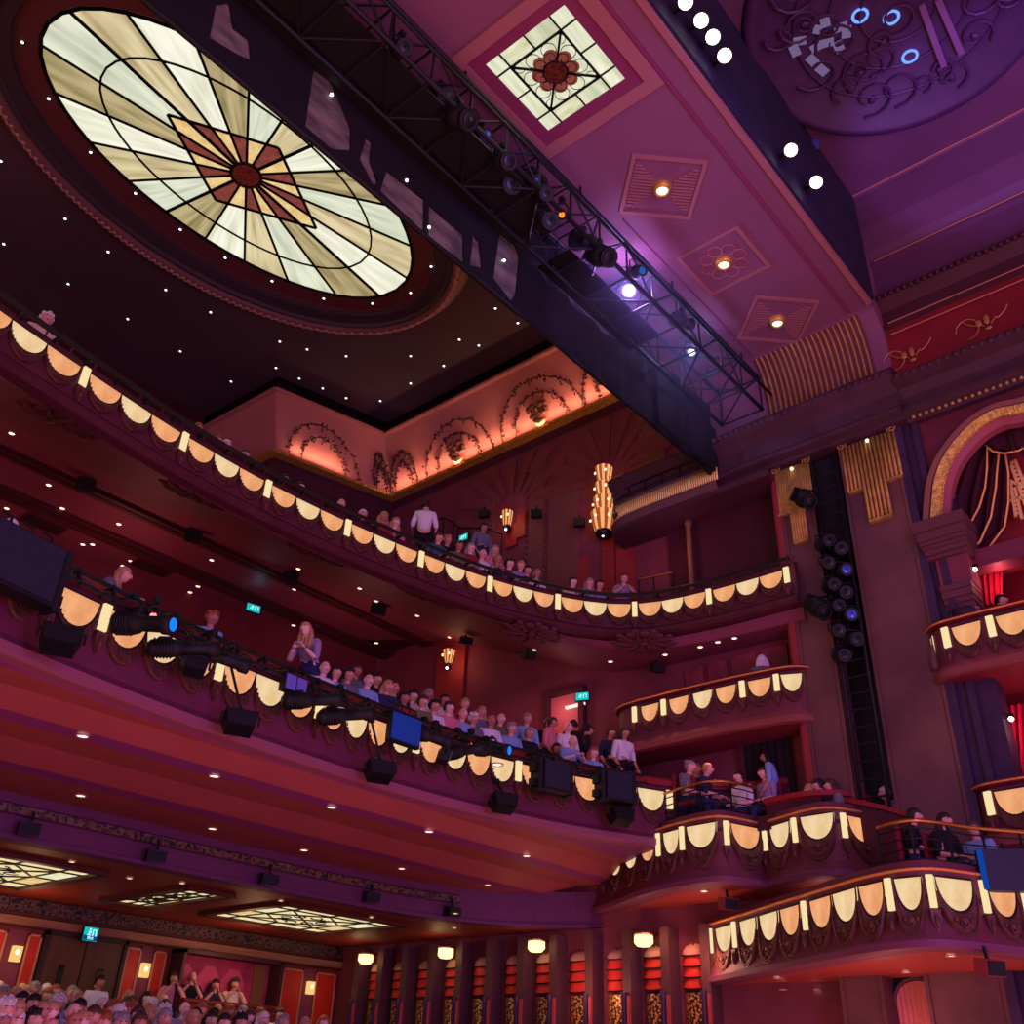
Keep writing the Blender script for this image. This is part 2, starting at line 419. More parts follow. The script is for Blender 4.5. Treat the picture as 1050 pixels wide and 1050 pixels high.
# right-hand side wall: red attic panel, spandrel over the box arch, piers
mb = MB(); mb.box(13.5,13.9,-6,3.69,10.1,14.1,0); struct('wall_attic', mb, mat('attic_red_paint', (.46,.10,.12), .6, vary=.1, scale=3))
# entablature running over columns and boxes
ENT = mat('entablature_paint', (.25,.14,.17), .6, vary=.15, scale=4)
mb = MB(); pth = [(13.55,9.2),(13.55,6.9),(13.5,6.4),(13.5,3.62)]
ep = [(-.05,10.30),(.32,10.26),(.42,10.16),(.42,10.05),(.30,9.95),(.22,9.80),(.22,9.55),(.27,9.50),(.27,9.42),(.16,9.38),(.16,9.30),(-.3,9.30)]
mb.sweep(pth, ep, 0, closed_prof=True)
for k in range(30): mb.ball((13.10,3.75+k*.115,10.12),(.05,.05,.06),6,4,None,0)
struct('trim_13', mb, ENT, calc=True)
mb = MB(); mb.sweep([(13.5,3.62),(13.5,-6)], [(0,10.12),(.30,10.08),(.40,10.0),(.40,9.92),(.2,9.85),(.12,9.70),(.12,9.52),(.2,9.48),(.2,9.40),(.08,9.34),(.04,9.28),(-.1,9.28)], 0)
for k in range(60): mb.ball((13.38,3.5-k*.1,9.31),(.03,.035,.035),6,4,None,1)
for k in range(40): mb.ball((13.12,3.55-k*.13,9.97),(.05,.055,.06),6,4,None,0)
struct('trim_14', mb, [ENT, GOLDP])

# ---- columns at the edge of the proscenium, dark slot between them
def column(name, y0, y1, x=13.5):
    mb = MB(); mb.box(x,14.02,y0,y1,-1.4,9.35,0)
    mb.box(x-.03,x,y0,y0+.05,-1.4,9.35,0); mb.box(x-.03,x,y1-.05,y1,-1.4,9.35,0)
    struct(name, mb, COLUMN)
column('column', 5.33, 5.90); column('column.001', 3.86, 4.80)
mb = MB(); mb.box(13.85,14.02,4.80,5.33,-1.4,9.35); struct('wall_slot', mb, BLACKP)
mb = MB(); mb.box(13.45,14.0,5.90,6.0,3.6,9.3); mb.box(13.52,14.0,6.0,6.06,3.6,9.3); struct('trim_15', mb, mat('red_strip_paint',(.52,.16,.18),.6))
mb = MB()
for y0, y1, x in ((3.74,3.86,13.46),(3.60,3.74,13.56),(3.50,3.60,13.50),(3.26,3.50,13.62)): mb.box(x,14.02,y0,y1,-1.4,9.32)
struct('trim_16', mb, PURPD)
# spandrel wall round the arch
arch = spline([Vector((0,3.72,7.44))]+[at(x,y,'x',13.45).xyz*Vector((0,1,1)) for x,y in ((948,508),(951,490),(961,466),(980,441),(1000,424),(1022,413),(1050,407))]+[Vector((0,1.45,9.06)),Vector((0,.8,8.95)),Vector((0,0,8.6)),Vector((0,-.6,8.0))], .10)
mb = MB(); poly = [(p[1],p[2]) for p in arch]
mb.grid([[(13.575,y,z) for y,z in poly],[(13.575,y,9.40) for y,z in poly]], 0)
mb.grid([[(13.575,4.0,7.44),(13.575,3.70,7.44)],[(13.575,4.0,9.36),(13.575,3.70,9.36)]], 0)
struct('wall_spandrel', mb, mat('spandrel_paint',(.36,.13,.17),.65,vary=.1), calc=False)
mb = MB(); mb.box(15.3,15.5,-6,4.9,-1.4,9.5); mb.box(13.9,15.4,3.95,4.0,-1.4,9.4); mb.box(13.6,15.4,-6,4.9,9.36,9.5); struct('wall_box_rear', mb, mat('box_interior_red',(.62,.10,.16),.7,vary=.08,scale=3))
# moulded arch: several rings, a gilded leaf band and a bead
def ring(mb, off0, off1, x0, x1, mi):
    A = [(p[1],p[2]) for p in arch]; nn = normals(A)
    r = lambda d, x: [(x, p[0]+n[0]*d, p[1]+n[1]*d) for p, n in zip(A, nn)]
    q = [r(off0,13.56), r(off0,x0), r(off1,x1), r(off1,13.7)]
    for a, b in zip(q, q[1:]): mb.grid([a,b], mi, True)
t = thing('box_arch', 'gilded moulded arch framing the curtained box at the right edge', 'arch', (13.5,3.7,7.4), wc=True)
SG = 1
mb = MB(); ring(mb, 0, SG*-.10, 13.44, 13.40, 0); ring(mb, SG*-.10, SG*-.13, 13.46, 13.46, 1); mb.build('outer_moulding', [mat('arch_tan_paint',(.62,.42,.34),.5,.1), WALLD], t)
mb = MB(); ring(mb, SG*-.13, SG*-.25, 13.40, 13.46, 0); mb.build('gilded_leaf_band', mat('arch_leaf_gold',(.78,.66,.30),.45,.4,vary=.35,scale=14,bump=.7,bscale=26), t)
mb = MB(); ring(mb, SG*-.25, SG*-.35, 13.48, 13.56, 0)
A = [(p[1],p[2]) for p in arch]; nn = normals(A)
mb.build('inner_moulding', mat('arch_rose_paint',(.56,.28,.30),.6), t)
mb = MB(); bead = []
for i in range(len(A)-1):
    for k in range(2):
        tt = k/2; y = A[i][0]*(1-tt)+A[i+1][0]*tt; z = A[i][1]*(1-tt)+A[i+1][1]*tt
        bead += [((13.46, y-nn[i][0]*.265, z-nn[i][1]*.265), .016), ((13.46, y-nn[i][0]*.265, z-nn[i][1]*.265+.02), .006)]
mb.tube([q[0] for q in bead], [q[1] for q in bead], 5); mb.build('bead_moulding', GOLD, t)
# impost under the arch and its pier
t = thing('arch_impost', 'moulded stone impost block under the foot of the gilded arch', 'impost', (13.5,3.5,7.0), wc=True)
mb = MB()
lv = [(.02,6.86),(.05,6.92),(.09,7.0),(.11,7.06),(.15,7.12),(.18,7.20),(.18,7.26),(.22,7.32),(.22,7.44)]
for (d0,z0),(d1,z1) in zip(lv, lv[1:]): mb.box(13.5-d1,13.9,3.18-d1*.4,3.72+d1*.5,z0,z1)
mb.build('cornice', mat('impost_rose_paint',(.36,.20,.21),.6), t)
mb = MB(); mb.box(13.52,13.9,3.22,3.66,6.40,6.87); mb.build('pier', WALL, t)
mb = MB()
for d,z0,z1 in ((.03,6.05,6.14),(.07,6.14,6.22),(.11,6.22,6.33),(.14,6.33,6.41)): mb.box(13.56-d*.7,13.9,3.27-d*.3,3.64+d*.2,z0,z1)
mb.build('lower_cornice', mat('impost_rose_paint',(.5,.26,.28),.6), t)
mb = MB(); mb.lathe([(.10,5.1),(.10,5.72),(.14,5.76),(.12,5.82),(.18,5.92),(.20,6.02)], (13.6,3.42,0), 14); mb.build('column_shaft', mat('dark_column_gilt',(.22,.14,.18),.5,.2,bump=.4,bscale=20), t)
# ================================================================== BALCONIES
def cum(path):
    L = [0]
    for a, b in zip(path, path[1:]): L.append(L[-1]+math.hypot(b[0]-a[0], b[1]-a[1]))
    return L
class Curve:
    def __init__(s, P, step=.08): s.p = spline([(x,y,0) for x,y in P], step); s.L = cum(s.p); s.n = normals(s.p); s.len = s.L[-1]
    def pt(s, d):
        d = max(0, min(d, s.len))
        for i in range(len(s.L)-1):
            if s.L[i+1] >= d: break
        a, b = s.p[i], s.p[i+1]; k = (d-s.L[i])/max(1e-9, s.L[i+1]-s.L[i])
        n = (s.n[i][0]*(1-k)+s.n[i+1][0]*k, s.n[i][1]*(1-k)+s.n[i+1][1]*k); l = math.hypot(*n)
        return Vector((a[0]*(1-k)+b[0]*k, a[1]*(1-k)+b[1]*k, 0)), Vector((n[0]/l, n[1]/l, 0))
    def s_at_px(s, px, z):
        best = None
        for i in range(int(s.len/.01)+1):
            p, n = s.pt(i*.01); x, y = project((p[0],p[1],z)); e = abs(x-px)
            if best is None or e < best[0]: best = (e, i*.01)
        return best[1]
    def sub(s, a, b):
        out = [s.pt(a)[0]]; out += [p for p, l in zip(s.p, s.L) if a < l < b]; out.append(s.pt(b)[0]); return out
def scallop(w, h, n=14, k=2.05):
    pts = [(-w/2,0)]
    for i in range(1, n):
        a = PI*i/n; x = -math.cos(a); x = math.copysign(abs(x)**(2/k), x)*w/2; y = -abs(math.sin(a))**(2/k)*h
        pts.append((x, y-.035))
    pts += [(w/2,0)]
    return pts
PANELS = {}
def panel_mesh(kind, w, h):
    """one child mesh, facing -y, hung from z=0"""
    key = (kind, round(w,2), round(h,2))
    if key in PANELS: return PANELS[key]
    mb = MB(); mats = []
    if kind in ('peach','cream'):
        P = scallop(w, h); mb.prism(P, (0,.0,0), (1,0,0), (0,0,1), (0,.02,0), 0); mats = [LPEACH if kind == 'peach' else LCREAM]
        for a in mb.v: pass
    elif kind == 'rim':
        P = scallop(w, h); mb.tube([(x,-.005,z) for x,z in P], .011, 5, 0, True); mats = [BLACKP]
    elif kind == 'strip':
        mb.box(-w/2,w/2,-.03,.01,-h,0,0); mats = [LSTRIP]
    elif kind == 'swag':
        P = scallop(w, h); Q = scallop(w*1.06, h*1.60)
        rows = []
        for t, dy in ((0,.0),(.25,-.035),(.6,-.05),(.85,-.055),(1,-.03),(1.0,.02)):
            rows.append([(p[0]*(1-t)+q[0]*t, dy*min(1,max(.02,-p[1]/h*1.05)), p[1]*(1-t)+q[1]*t) for p, q in zip(P[1:-1], Q[1:-1])])
        mb.grid(rows, 0, False)
        for t in (.55,.72,.90):
            mb.tube([(p[0]*(1-t)+q[0]*t, -.055*min(1,max(.05,-p[1]/h*1.05)), p[1]*(1-t)+q[1]*t) for p, q in zip(P[2:-2], Q[2:-2])], .006, 4, 0)
        for i in range(2, len(P)-2): mb.tube([(P[i][0]*.98,-.035,P[i][1]-.01),(Q[i][0]*.98,-.06,Q[i][1]+.02)], .007, 4, 0)
        mats = [SWAG]
    elif kind == 'crest':                   # carved apron of the bow fronts
        P = scallop(w, h); Q = scallop(w*1.10, h*1.95, k=2.0)
        rows = []
        for t, dy in ((0,.0),(.12,-.03),(.3,-.045),(.75,-.055),(.9,-.075),(1,-.05),(1.0,.02)):
            rows.append([(p[0]*(1-t)+q[0]*t, dy*min(1,max(.02,-p[1]/h*1.05)), p[1]*(1-t)+q[1]*t) for p, q in zip(P[1:-1], Q[1:-1])])
        mb.grid(rows, 0)
        for t in (.80,.93): mb.tube([(p[0]*(1-t)+q[0]*t, -.075*min(1,max(.05,-p[1]/h*1.05)), p[1]*(1-t)+q[1]*t) for p, q in zip(P[1:-1], Q[1:-1])], .009, 5, 0)
        zc = -h*1.42
        for sgn in (-1,1):
            mb.tube([(sgn*(.02+.02*k*math.cos(k*.9))*w*2.2, -.065, zc+.02*k*math.sin(k*.9)*.7) for k in range(1,6)], .012, 5, 0)
            mb.ball((sgn*w*.22,-.06,zc+.01),(.03,.02,.025),6,4)
        mb.ball((0,-.065,zc),(.035,.025,.04),6,5)
        mats = [SWAG]
    elif kind == 'bracket':
        mb.prism([(-w*.8,0),(w*.8,0),(w*.7,-h*.4),(.0,-h),(-w*.7,-h*.4)], (0,-.05,0), (1,0,0), (0,0,1), (0,.06,0), 0)
        mb.ball((0,-.05,-h*.45),(w*.4,.03,h*.3),6,5); mats = [SWAG]
    o = mb.build(kind, mats); me = o.data; bpy.data.objects.remove(o); PANELS[key] = me
    return me
NM = {'peach':'lamp_panel','cream':'lamp_panel','rim':'panel_rim','strip':'strip_lamp','swag':'swag','crest':'carved_apron','bracket':'bracket'}
def hang(parent, curve, s, z, kind, w, h, out, sub=None):
    p, n = curve.pt(s); t = Vector((-n[1], n[0], 0))
    o = bpy.data.objects.new(NM[kind], panel_mesh(kind, w, h)); COL.objects.link(o)
    o.parent = sub or parent
    if sub is None:
        o.location = Vector((p[0]+n[0]*out, p[1]+n[1]*out, z)) - parent.location
        o.rotation_euler = (0, 0, math.atan2(t[1], t[0]))
    if kind == 'cream': o['label'] = 'cream lit glass panel'
    if kind == 'peach': o['label'] = 'peach lit glass panel'
    return o
def lamps(t, c, seq, ztop, h, out, swag='swag', hs=None, hb=.22):
    """seq: (arclength, kind, width)"""
    for s, kind, w in seq:
        if kind == 'strip':
            hang(t, c, s, ztop+.01, 'strip', w, hs or h*.95, out+.02); hang(t, c, s, ztop-(hs or h*.95)-.01, 'bracket', w, hb, out+.01)
        else:
            p = hang(t, c, s, ztop, kind, w, h, out); hang(t, c, 0, 0, 'rim', w, h, 0, sub=p)
            hang(t, c, s, ztop, swag, w, h, out)
def from_px(c, z, L): return [(c.s_at_px(px, z), k, w) for px, k, w in L]
T0 = .0
# ---------------------------------------------------------------- upper circle
UC = Curve([(.3,9.35),(1.3,9.65),(2.36,9.94),(3.71,10.2),(5.26,10.42),(6.98,10.48),(8.78,10.33),(10.5,10.0),(11.77,9.52),(12.68,8.9),(13.1,8.2),(13.26,7.3),(13.3,6.65),(13.3,5.72)])
t = thing('balcony', 'highest long curved balcony of the upper circle with a row of glowing scalloped lamps', 'balcony', (7,10.4,6.6), wc=True)
t_upper = t
mb = MB(); mb.sweep(UC.p, [(-.12,7.0),(-.12,7.42),(-.02,7.42),(.0,7.36),(.0,6.86),(.05,6.80),(.06,6.74),(.0,6.70),(-.15,6.68)], 0)
mb.build('fascia', mat('upper_front_paint', (.30,.115,.155), .6, vary=.12), t, calc=False)
mb = MB(); mb.tube([(p[0]+n[0]*.0, p[1]+n[1]*.0, 7.50) for p, n in zip(UC.p, UC.n)], .025, 6)
k = 0.35
while k < UC.len:
    p, n = UC.pt(k); mb.bar((p[0]-n[0]*.03,p[1]-n[1]*.03,7.40),(p[0]-n[0]*.0,p[1]-n[1]*.0,7.50), .02, .02); k += .35
mb.build('handrail', mat('dark_bronze',(.36,.24,.22),.35,.6), t)
mb = MB(); pipe = [(p[0]+n[0]*.16, p[1]+n[1]*.16, 7.40) for p, n in zip(UC.p, UC.n)]
mb.tube(pipe, .03, 6)
k = .2
while k < UC.len-2.2:
    p, n = UC.pt(k); mb.bar((p[0],p[1],7.40),(p[0]+n[0]*.17,p[1]+n[1]*.17,7.40), .03, .05); k += .45
mb.build('lighting_bar', BLACKM, t)
pil = [(85,'strip'),(187,'strip'),(273,'strip'),(355,'strip'),(430,'strip'),(501,'strip'),(571,'strip'),(651,'strip'),(728,'strip'),(808,'strip')]
ss = [UC.s_at_px(px, 7.2) for px, _ in pil]
ss = [ss[0]-(ss[1]-ss[0])] + ss
seq = []
for i, s in enumerate(ss):
    seq.append((s, 'strip', .085))
    if i+1 < len(ss):
        g = ss[i+1]-s; w = (g-.13)/3
        for j, kd in enumerate(('peach','cream','peach')):
            seq.append((s+.065+w*(j+.5), kd, w*.985))
lamps(t, UC, seq, 7.31, .24, .015, hs=.27)
# underside rising to the rear wall
UZ = [(4.5,6.42),(8.8,6.52),(10,6.68),(10.6,6.94),(11.4,7.28),(12.4,7.7),(13.5,8.15),(14.4,8.42),(15.8,8.46),(19,8.55)]
def uz(y):
    for (a,za),(b,zb) in zip(UZ, UZ[1:]):
        if y <= b: return za+(zb-za)*(max(y,a)-a)/(b-a)
    return UZ[-1][1]
mb = MB(); rows = []
for p, n in zip(UC.p[::2]+[UC.p[-1]], UC.n[::2]+[UC.n[-1]]):
    x0, y0 = p[0]-n[0]*.12, p[1]-n[1]*.12
    tx, ty = (p[0], 18.5) if p[0] < 11 else (14.02, max(y0, y0+(p[0]-11)*0))
    if p[0] >= 11:                    # corner: fan out to the rear and the side wall
        f = min(1, max(0, (10.0-p[1])/1.8)); ty = 18.5*(1-f)+(y0)*f if f < 1 else y0
        tx = min(14.02, 11+(p[0]-11)*2.2)
    row = []
    for k in range(25):
        q = k/24; q = q**1.3; x = x0+(tx-x0)*q; y = y0+(ty-y0)*q; row.append((x, y, max(6.66*(1-min(1,k/2))+uz(y)*min(1,k/2), 0)))
    rows.append(row)
mb.grid(rows, 0, True); mb.build('underside', UNDER, t, calc=False)
mb = MB()
for yy, h in ((14.62,.07),(14.80,.05),(15.85,.06),(16.05,.09),(16.2,.05)):
    mb.box(-1,13.98,yy-.05,yy+.05,uz(yy)-h,uz(yy)+.02)
mb.build('underside_mouldings', mat('dark_underside_moulding',(.27,.10,.12),.6), t)
mb = MB()                                   # raked tiers behind the front
for k in range(5): y_ = 10.6+k*1.1; mb.box(-1,13.98,y_,y_+1.11,max(7.0,uz(y_+1.1)+.06),max(7.0,uz(y_+1.1)+.06)+.14)
mb.build('seating_tier', WALLD, t)
# ---------------------------------------------------------------- dress circle
DC = Curve([(.3,8.2),(1.4,8.45),(2.8,8.75),(4.0,9.0),(5.4,9.2),(6.7,9.3),(8.3,9.34),(9.9,9.18),(11.4,8.82),(12.3,8.45),(12.95,8.15),(13.5,7.72),(13.82,7.2),(13.9,6.5)])
t = thing('balcony', 'long curved balcony of the dress circle hung with stage lights and dark speakers', 'balcony', (7,9.3,3.1), wc=True); t_dress = t
mb = MB(); mb.sweep(DC.p, [(-.12,3.7),(-.12,4.12),(-.02,4.12),(.0,4.06),(.0,3.36),(.03,3.30),(.06,3.28),(.06,3.20),(.02,3.17),(-.1,3.15)], 0, mis=[0,0,0,0,0,1,1,1,1])
mb.build('fascia', [mat('dress_front_paint',(.36,.12,.22),.6,vary=.12,scale=4), mat('fascia_lip_paint',(.50,.26,.34),.6)], t, calc=False)
mb = MB(); mb.sweep(DC.p, [(-.16,4.10),(-.16,4.18),(-.12,4.21),(.02,4.21),(.06,4.17),(.04,4.10)], 0, True); mb.build('plush_rail', RAILR, t)
pd = [52,105,223,325,425,530,621]
sd = [DC.s_at_px(px, 3.9) for px in pd]; sd = [sd[0]-1.35] + sd + [sd[-1]+1.1]
seq = []
for i, s in enumerate(sd):
    seq.append((s, 'strip', .09))
    if i+1 < len(sd):
        g = sd[i+1]-s; nn_ = max(1, round((g-.13)/.44)); w = (g-.13)/nn_
        for j in range(nn_): seq.append((s+.065+w*(j+.5), 'cream' if j % 2 else 'peach', w*.985))
lamps(t, DC, seq, 4.02, .30, .015, hs=.28)
DZ = [(9.05,3.14),(9.45,3.13),(9.75,2.99),(10.0,2.97),(10.55,2.97),(10.95,2.83),(11.2,2.82),(12.3,2.82)]
mb = MB()
pp = [p for p in DC.p if p[0] < 12.9]
def dprof(y0, xoff=0): return [(y0+.1,3.15)]+[(max(y, y0+.12+.02*i), z) for i,(y,z) in enumerate(DZ)]
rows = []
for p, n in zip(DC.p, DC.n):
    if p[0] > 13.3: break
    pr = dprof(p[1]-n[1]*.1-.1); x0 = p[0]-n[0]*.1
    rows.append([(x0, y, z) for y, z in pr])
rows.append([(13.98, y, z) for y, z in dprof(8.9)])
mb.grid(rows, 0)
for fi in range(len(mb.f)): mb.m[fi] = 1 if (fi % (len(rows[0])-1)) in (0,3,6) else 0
mb.build('underside', [UNDERD, mat('purple_lit_band', (.50,.19,.42), .6, vary=.05)], t, calc=False)  # purple stage light on the underside is put into the colour of these bands
mb = MB()
for k in range(6): mb.box(-1,13.98,9.6+k*1.12,10.75+k*1.12,3.55+k*.42,3.7+k*.42)
mb.box(13.2,13.98,6.0,9.6,3.3,3.5)
mb.build('seating_tier', WALLD, t)
# lighting bar along the dress front
t = thing('lighting_pipe', 'black lighting pipe clamped along the dress circle rail', 'pipe', (7,9.1,4.1), wc=True)
a0, a1 = DC.s_at_px(-25,4.1), DC.s_at_px(655,4.1)
for z, d, nm in ((4.16,.16,'pipe'),(4.02,.22,'pipe')):
    mb = MB(); q = DC.sub(a0,a1); nq = normals(q); mb.tube([(p[0]+n[0]*d, p[1]+n[1]*d, z) for p, n in zip(q, nq)], .024, 6); mb.build(nm, BLACKM, t)
k = a0+.15
while k < a1:
    mb = MB(); p, n = DC.pt(k); mb.bar((p[0]+n[0]*.0,p[1]+n[1]*.0,4.10),(p[0]+n[0]*.18,p[1]+n[1]*.18,4.16), .03, .05); mb.bar((p[0]+n[0]*.16,p[1]+n[1]*.16,4.18),(p[0]+n[0]*.23,p[1]+n[1]*.23,3.98),.03,.04); k += .42; mb.build('bracket', BLACKM, t)
mb = MB(); q = DC.sub(a0,a1); nq = normals(q)
mb.tube([(p[0]+n[0]*(.2+.03*math.sin(i*.9)), p[1]+n[1]*(.2+.03*math.sin(i*.9)), 4.07+.035*math.sin(i*.7)+.02*math.sin(i*1.9)) for i,(p,n) in enumerate(zip(q,nq))], .014, 5)
mb.build('cable', BLACKP, t)
# ---------------------------------------------------------------- bow-fronted terraces
def terrace(label, curves, zt, h, zb, px, zrail, loc, floor_poly, zf, out_b=.12):
    t = thing('balcony', label, 'balcony', loc, wc=True)
    for i, c in enumerate(curves):
        mb = MB(); mb.sweep(c.p, [(-.14,zf),(-.14,zt+.12),(-.03,zt+.12),(-.01,zt+.05),(.03,zt+.02),(.0,zt-.04),(.0,zt-.34),(.03,zt-.5),(.05,zb+.22),(.10,zb+.10),(.12,zb+.08),(.12,zb+.01),(.05,zb-.01),(-.2,zb)], 0, mis=[0]*9+[1]*4)
        mb.build('fascia', [FASC, mat('terrace_lip_paint',(.42,.20,.30),.6)], t, calc=False)
        mb = MB(); mb.tube([(p[0]+n[0]*.03,p[1]+n[1]*.03,zt+.02) for p,n in zip(c.p,c.n)], .018, 6)
        mb.build('gilt_rope_moulding', mat('gilt_rope',(.95,.62,.32),.35,.6,bump=.6,bscale=60), t)
    for i, c in enumerate(curves):
        seq = [(c.s_at_px(x, zt-.1), k, abs(c.s_at_px(x+w/2, zt-.15)-c.s_at_px(x-w/2, zt-.15)) if k != 'strip' else .07) for x, k, w, ci in px if ci == i]
        lamps(t, c, seq, zt-.055, h, .015, 'crest', hs=h*1.08, hb=.26)
    mb = MB(); mb.prism(floor_poly, (0,0,zb), (1,0,0), (0,1,0), (0,0,.06)); mb.build('underside', mat('terrace_underside_paint',(.58,.22,.20),.5), t)
    mb = MB(); mb.prism(floor_poly, (0,0,zf-.06), (1,0,0), (0,1,0), (0,0,.06)); mb.build('deck', WALLD, t)
    return t
c1a = Curve([(14.02,10.15),(13.6,9.42),(13.05,8.58),(12.76,7.95),(12.6,7.36),(12.63,7.0),(12.95,6.83),(13.32,6.74)], .06)
c1b = Curve([(13.34,6.74),(13.1,6.25),(12.94,5.8),(12.98,5.5),(13.4,5.28),(14.0,5.12)], .06)
px1 = [(622,'strip',0,0),(632,'cream',14,0),(648,'cream',15,0),(665,'peach',16,0),(677,'strip',0,0),(689,'cream',17,0),(701,'strip',0,0),(720,'cream',31,0),(743,'strip',0,0),(763,'peach',29,0),
       (786,'strip',0,1),(800,'cream',20,1),(816,'strip',0,1),(838,'cream',33,1),(862,'strip',0,1),(882,'peach',28,1),(904,'strip',0,1)]
poly1 = [(p[0],p[1]) for p in c1a.p]+[(p[0],p[1]) for p in c1b.p]+[(14.02,10.15)]
t_t1 = terrace('bow-fronted side terrace, the higher of two stepped ones, beside the dress circle', [c1a,c1b], 3.4, .30, 2.52, px1, 3.9, (13.3,7,2.55), poly1, 3.28)
c2 = Curve([(14.02,8.22),(13.2,7.05),(12.6,6.2),(12.09,5.45),(11.66,4.85),(11.36,4.33),(11.27,3.97),(11.4,3.72),(11.98,3.41),(12.46,3.15),(13.0,2.75)], .06)
px2 = [(731,'strip',0,0),(743,'cream',17,0),(755,'strip',0,0),(768,'cream',17,0),(789,'cream',19,0),(811,'peach',20,0),(827,'strip',0,0),(842,'peach',22,0),(867,'cream',24,0),(894,'peach',25,0),(913,'strip',0,0),(931,'cream',27,0),(952,'strip',0,0),(977,'cream',39,0),(1004,'strip',0,0),(1025,'peach',30,0),(1047,'strip',0,0)]
poly2 = [(p[0],p[1]) for p in c2.p]+[(14.02,2.75)]
t_t2 = terrace('bow-fronted side terrace, the lower of two stepped ones, over the stalls', [c2], 2.18, .31, 1.40, px2, 2.9, (12.8,5,1.42), poly2, 1.95)
# red-topped parapet of the higher terrace's second bow
mb = MB(); c1p = Curve([(13.24,6.58),(13.16,6.05),(13.26,5.65),(13.55,5.41),(14.1,5.25)], .08)
mb.sweep(c1p.p, [(0,3.33),(.0,3.65),(.06,3.67),(.06,3.74),(-.1,3.75),(-.1,3.33)], mis=[0,1,1,1,0]); mb.build('parapet', [WALLD, RAILR], t_t1, calc=False)
mb = MB(); P_ = [at(x,y,'x',13.42) for x,y in ((868,821),(890,825),(912,830),(938,838))]
mb.prism([(p.y,p.z) for p in P_]+[(P_[-1].y,2.2),(P_[0].y,2.2)], (13.38,0,0), (0,1,0), (0,0,1), (.07,0,0), 0)
for a_, b_ in zip(P_, P_[1:]): mb.bar(a_, b_, .16, .06, 1)
mb.build('stair_parapet', [WALLD, RAILR], t_t1)
# metal balustrades
def balustrade(parent, c, a, b, z0, z1, rows, label, nposts, cap=BRASS):
    r = MB(); q = c.sub(a,b)
    r.tube([(p[0],p[1],z1) for p in q], .022, 6); r.build('brass_handrail', cap, parent)
    for k in range(nposts):
        p, n = c.pt(a+(b-a)*k/(nposts-1)); g = MB(); g.bar((p[0],p[1],z0),(p[0],p[1],z1), .025, .025); g.build('baluster', BLACKM, parent)
    for k in range(rows):
        z = z0+(z1-z0)*(k+.6)/(rows+.3); g = MB(); g.tube([(p[0],p[1],z) for p in q], .010, 5); g.build('rail', BLACKM, parent)
cr1 = Curve([(13.25,8.75),(12.98,8.15),(12.78,7.45),(12.8,7.1),(13.05,6.92),(13.4,6.82)], .06)
balustrade(t_t1, cr1, .0, cr1.len, 3.50, 3.98, 4, '', 6)
cr2 = Curve([(12.42,5.6),(11.9,4.86),(11.54,4.27),(11.45,3.98),(11.6,3.79),(12.09,3.53),(12.6,3.13),(13.0,2.84)], .06)
balustrade(t_t2, cr2, cr2.s_at_px(899,2.76), cr2.len, 2.27, 2.76, 4, '', 6)
# ---------------------------------------------------------------- straight boxes on the side wall
def boxfront(label, P, T, zb, px, zpx, loc, h=.27, back=14.0, swag='swag', nr=1):
    c = Curve(P, .06); t = thing('balcony', label, 'balcony', loc, wc=True)
    mb = MB(); mb.sweep(c.p, [(-.12,zb+.1),(-.12,T-.06),(-.02,T-.06),(.0,T-.1),(.0,zb+.2),(.05,zb+.12),(.06,zb+.02),(-.02,zb)], 0, mis=[0,0,0,0,1,1,1]); mb.build('fascia', [FASC, mat('box_lip_paint',(.50,.24,.22),.6)], t, calc=False)
    mb = MB(); mb.sweep(c.p, [(-.14,T-.06),(-.14,T),(.05,T),(.05,T-.06)], 0, True); mb.build('plush_rail', mat('dark_red_rail',(.36,.10,.10),.5), t)
    mb = MB(); mb.tube([(p[0]+n[0]*.06,p[1]+n[1]*.06,T-.03) for p,n in zip(c.p,c.n)], .014, 5); mb.build('gilt_edge', mat('gilt_rope',(.8,.5,.3),.35), t)
    lamps(t, c, from_px(c, zpx, px), T-.13, h, .015, swag, hs=h*1.0)
    poly = [(p[0],p[1]) for p in c.p]+[(back,c.p[-1][1]),(back,c.p[0][1])]
    mb = MB(); mb.prism(poly, (0,0,zb), (1,0,0),(0,1,0),(0,0,.08)); mb.build('underside', mat('box_underside_paint',(.46,.14,.18),.6), t)
    return t, c
t_mb, c_mb = boxfront('small curved box front between the upper circle and the dress circle, beside the columns', [(13.95,9.42),(13.6,9.36),(13.36,9.05),(13.3,8.3),(13.27,7.3),(13.3,6.5),(13.38,6.0),(13.62,5.78)], 5.72, 4.82,
    [(643,'cream',.2),(652,'strip',.08),(667,'peach',.36),(682,'strip',.08),(697,'peach',.38),(721,'cream',.36),(745,'peach',.36),(762,'strip',.08),(779,'peach',.38),(797,'strip',.08),(812,'cream',.32)], 5.5, (13.6,7.5,4.85), h=.26)
t_r1, c_r1 = boxfront('rounded box front under the curtained arch at the right edge', [(14.0,4.02),(13.62,3.98),(13.36,3.78),(13.3,3.4),(13.28,2.6),(13.28,1.6),(13.3,.6)], 5.83, 5.0,
    [(956,'cream',.22),(971,'strip',.09),(992,'peach',.40),(1017,'strip',.09),(1038,'peach',.40),(1062,'strip',.09)], 5.6, (13.6,2.4,5.0), h=.29, back=15.2)
t_r2, c_r2 = boxfront('lowest box front at the right edge, half hidden behind the lower terrace', [(14.0,3.84),(13.62,3.80),(13.38,3.62),(13.3,3.3),(13.28,2.6),(13.28,1.6)], 3.56, 2.75,
    [(1015,'strip',.09),(1038,'peach',.44),(1060,'strip',.09)], 3.4, (13.6,2.4,2.8), h=.29, back=15.2)
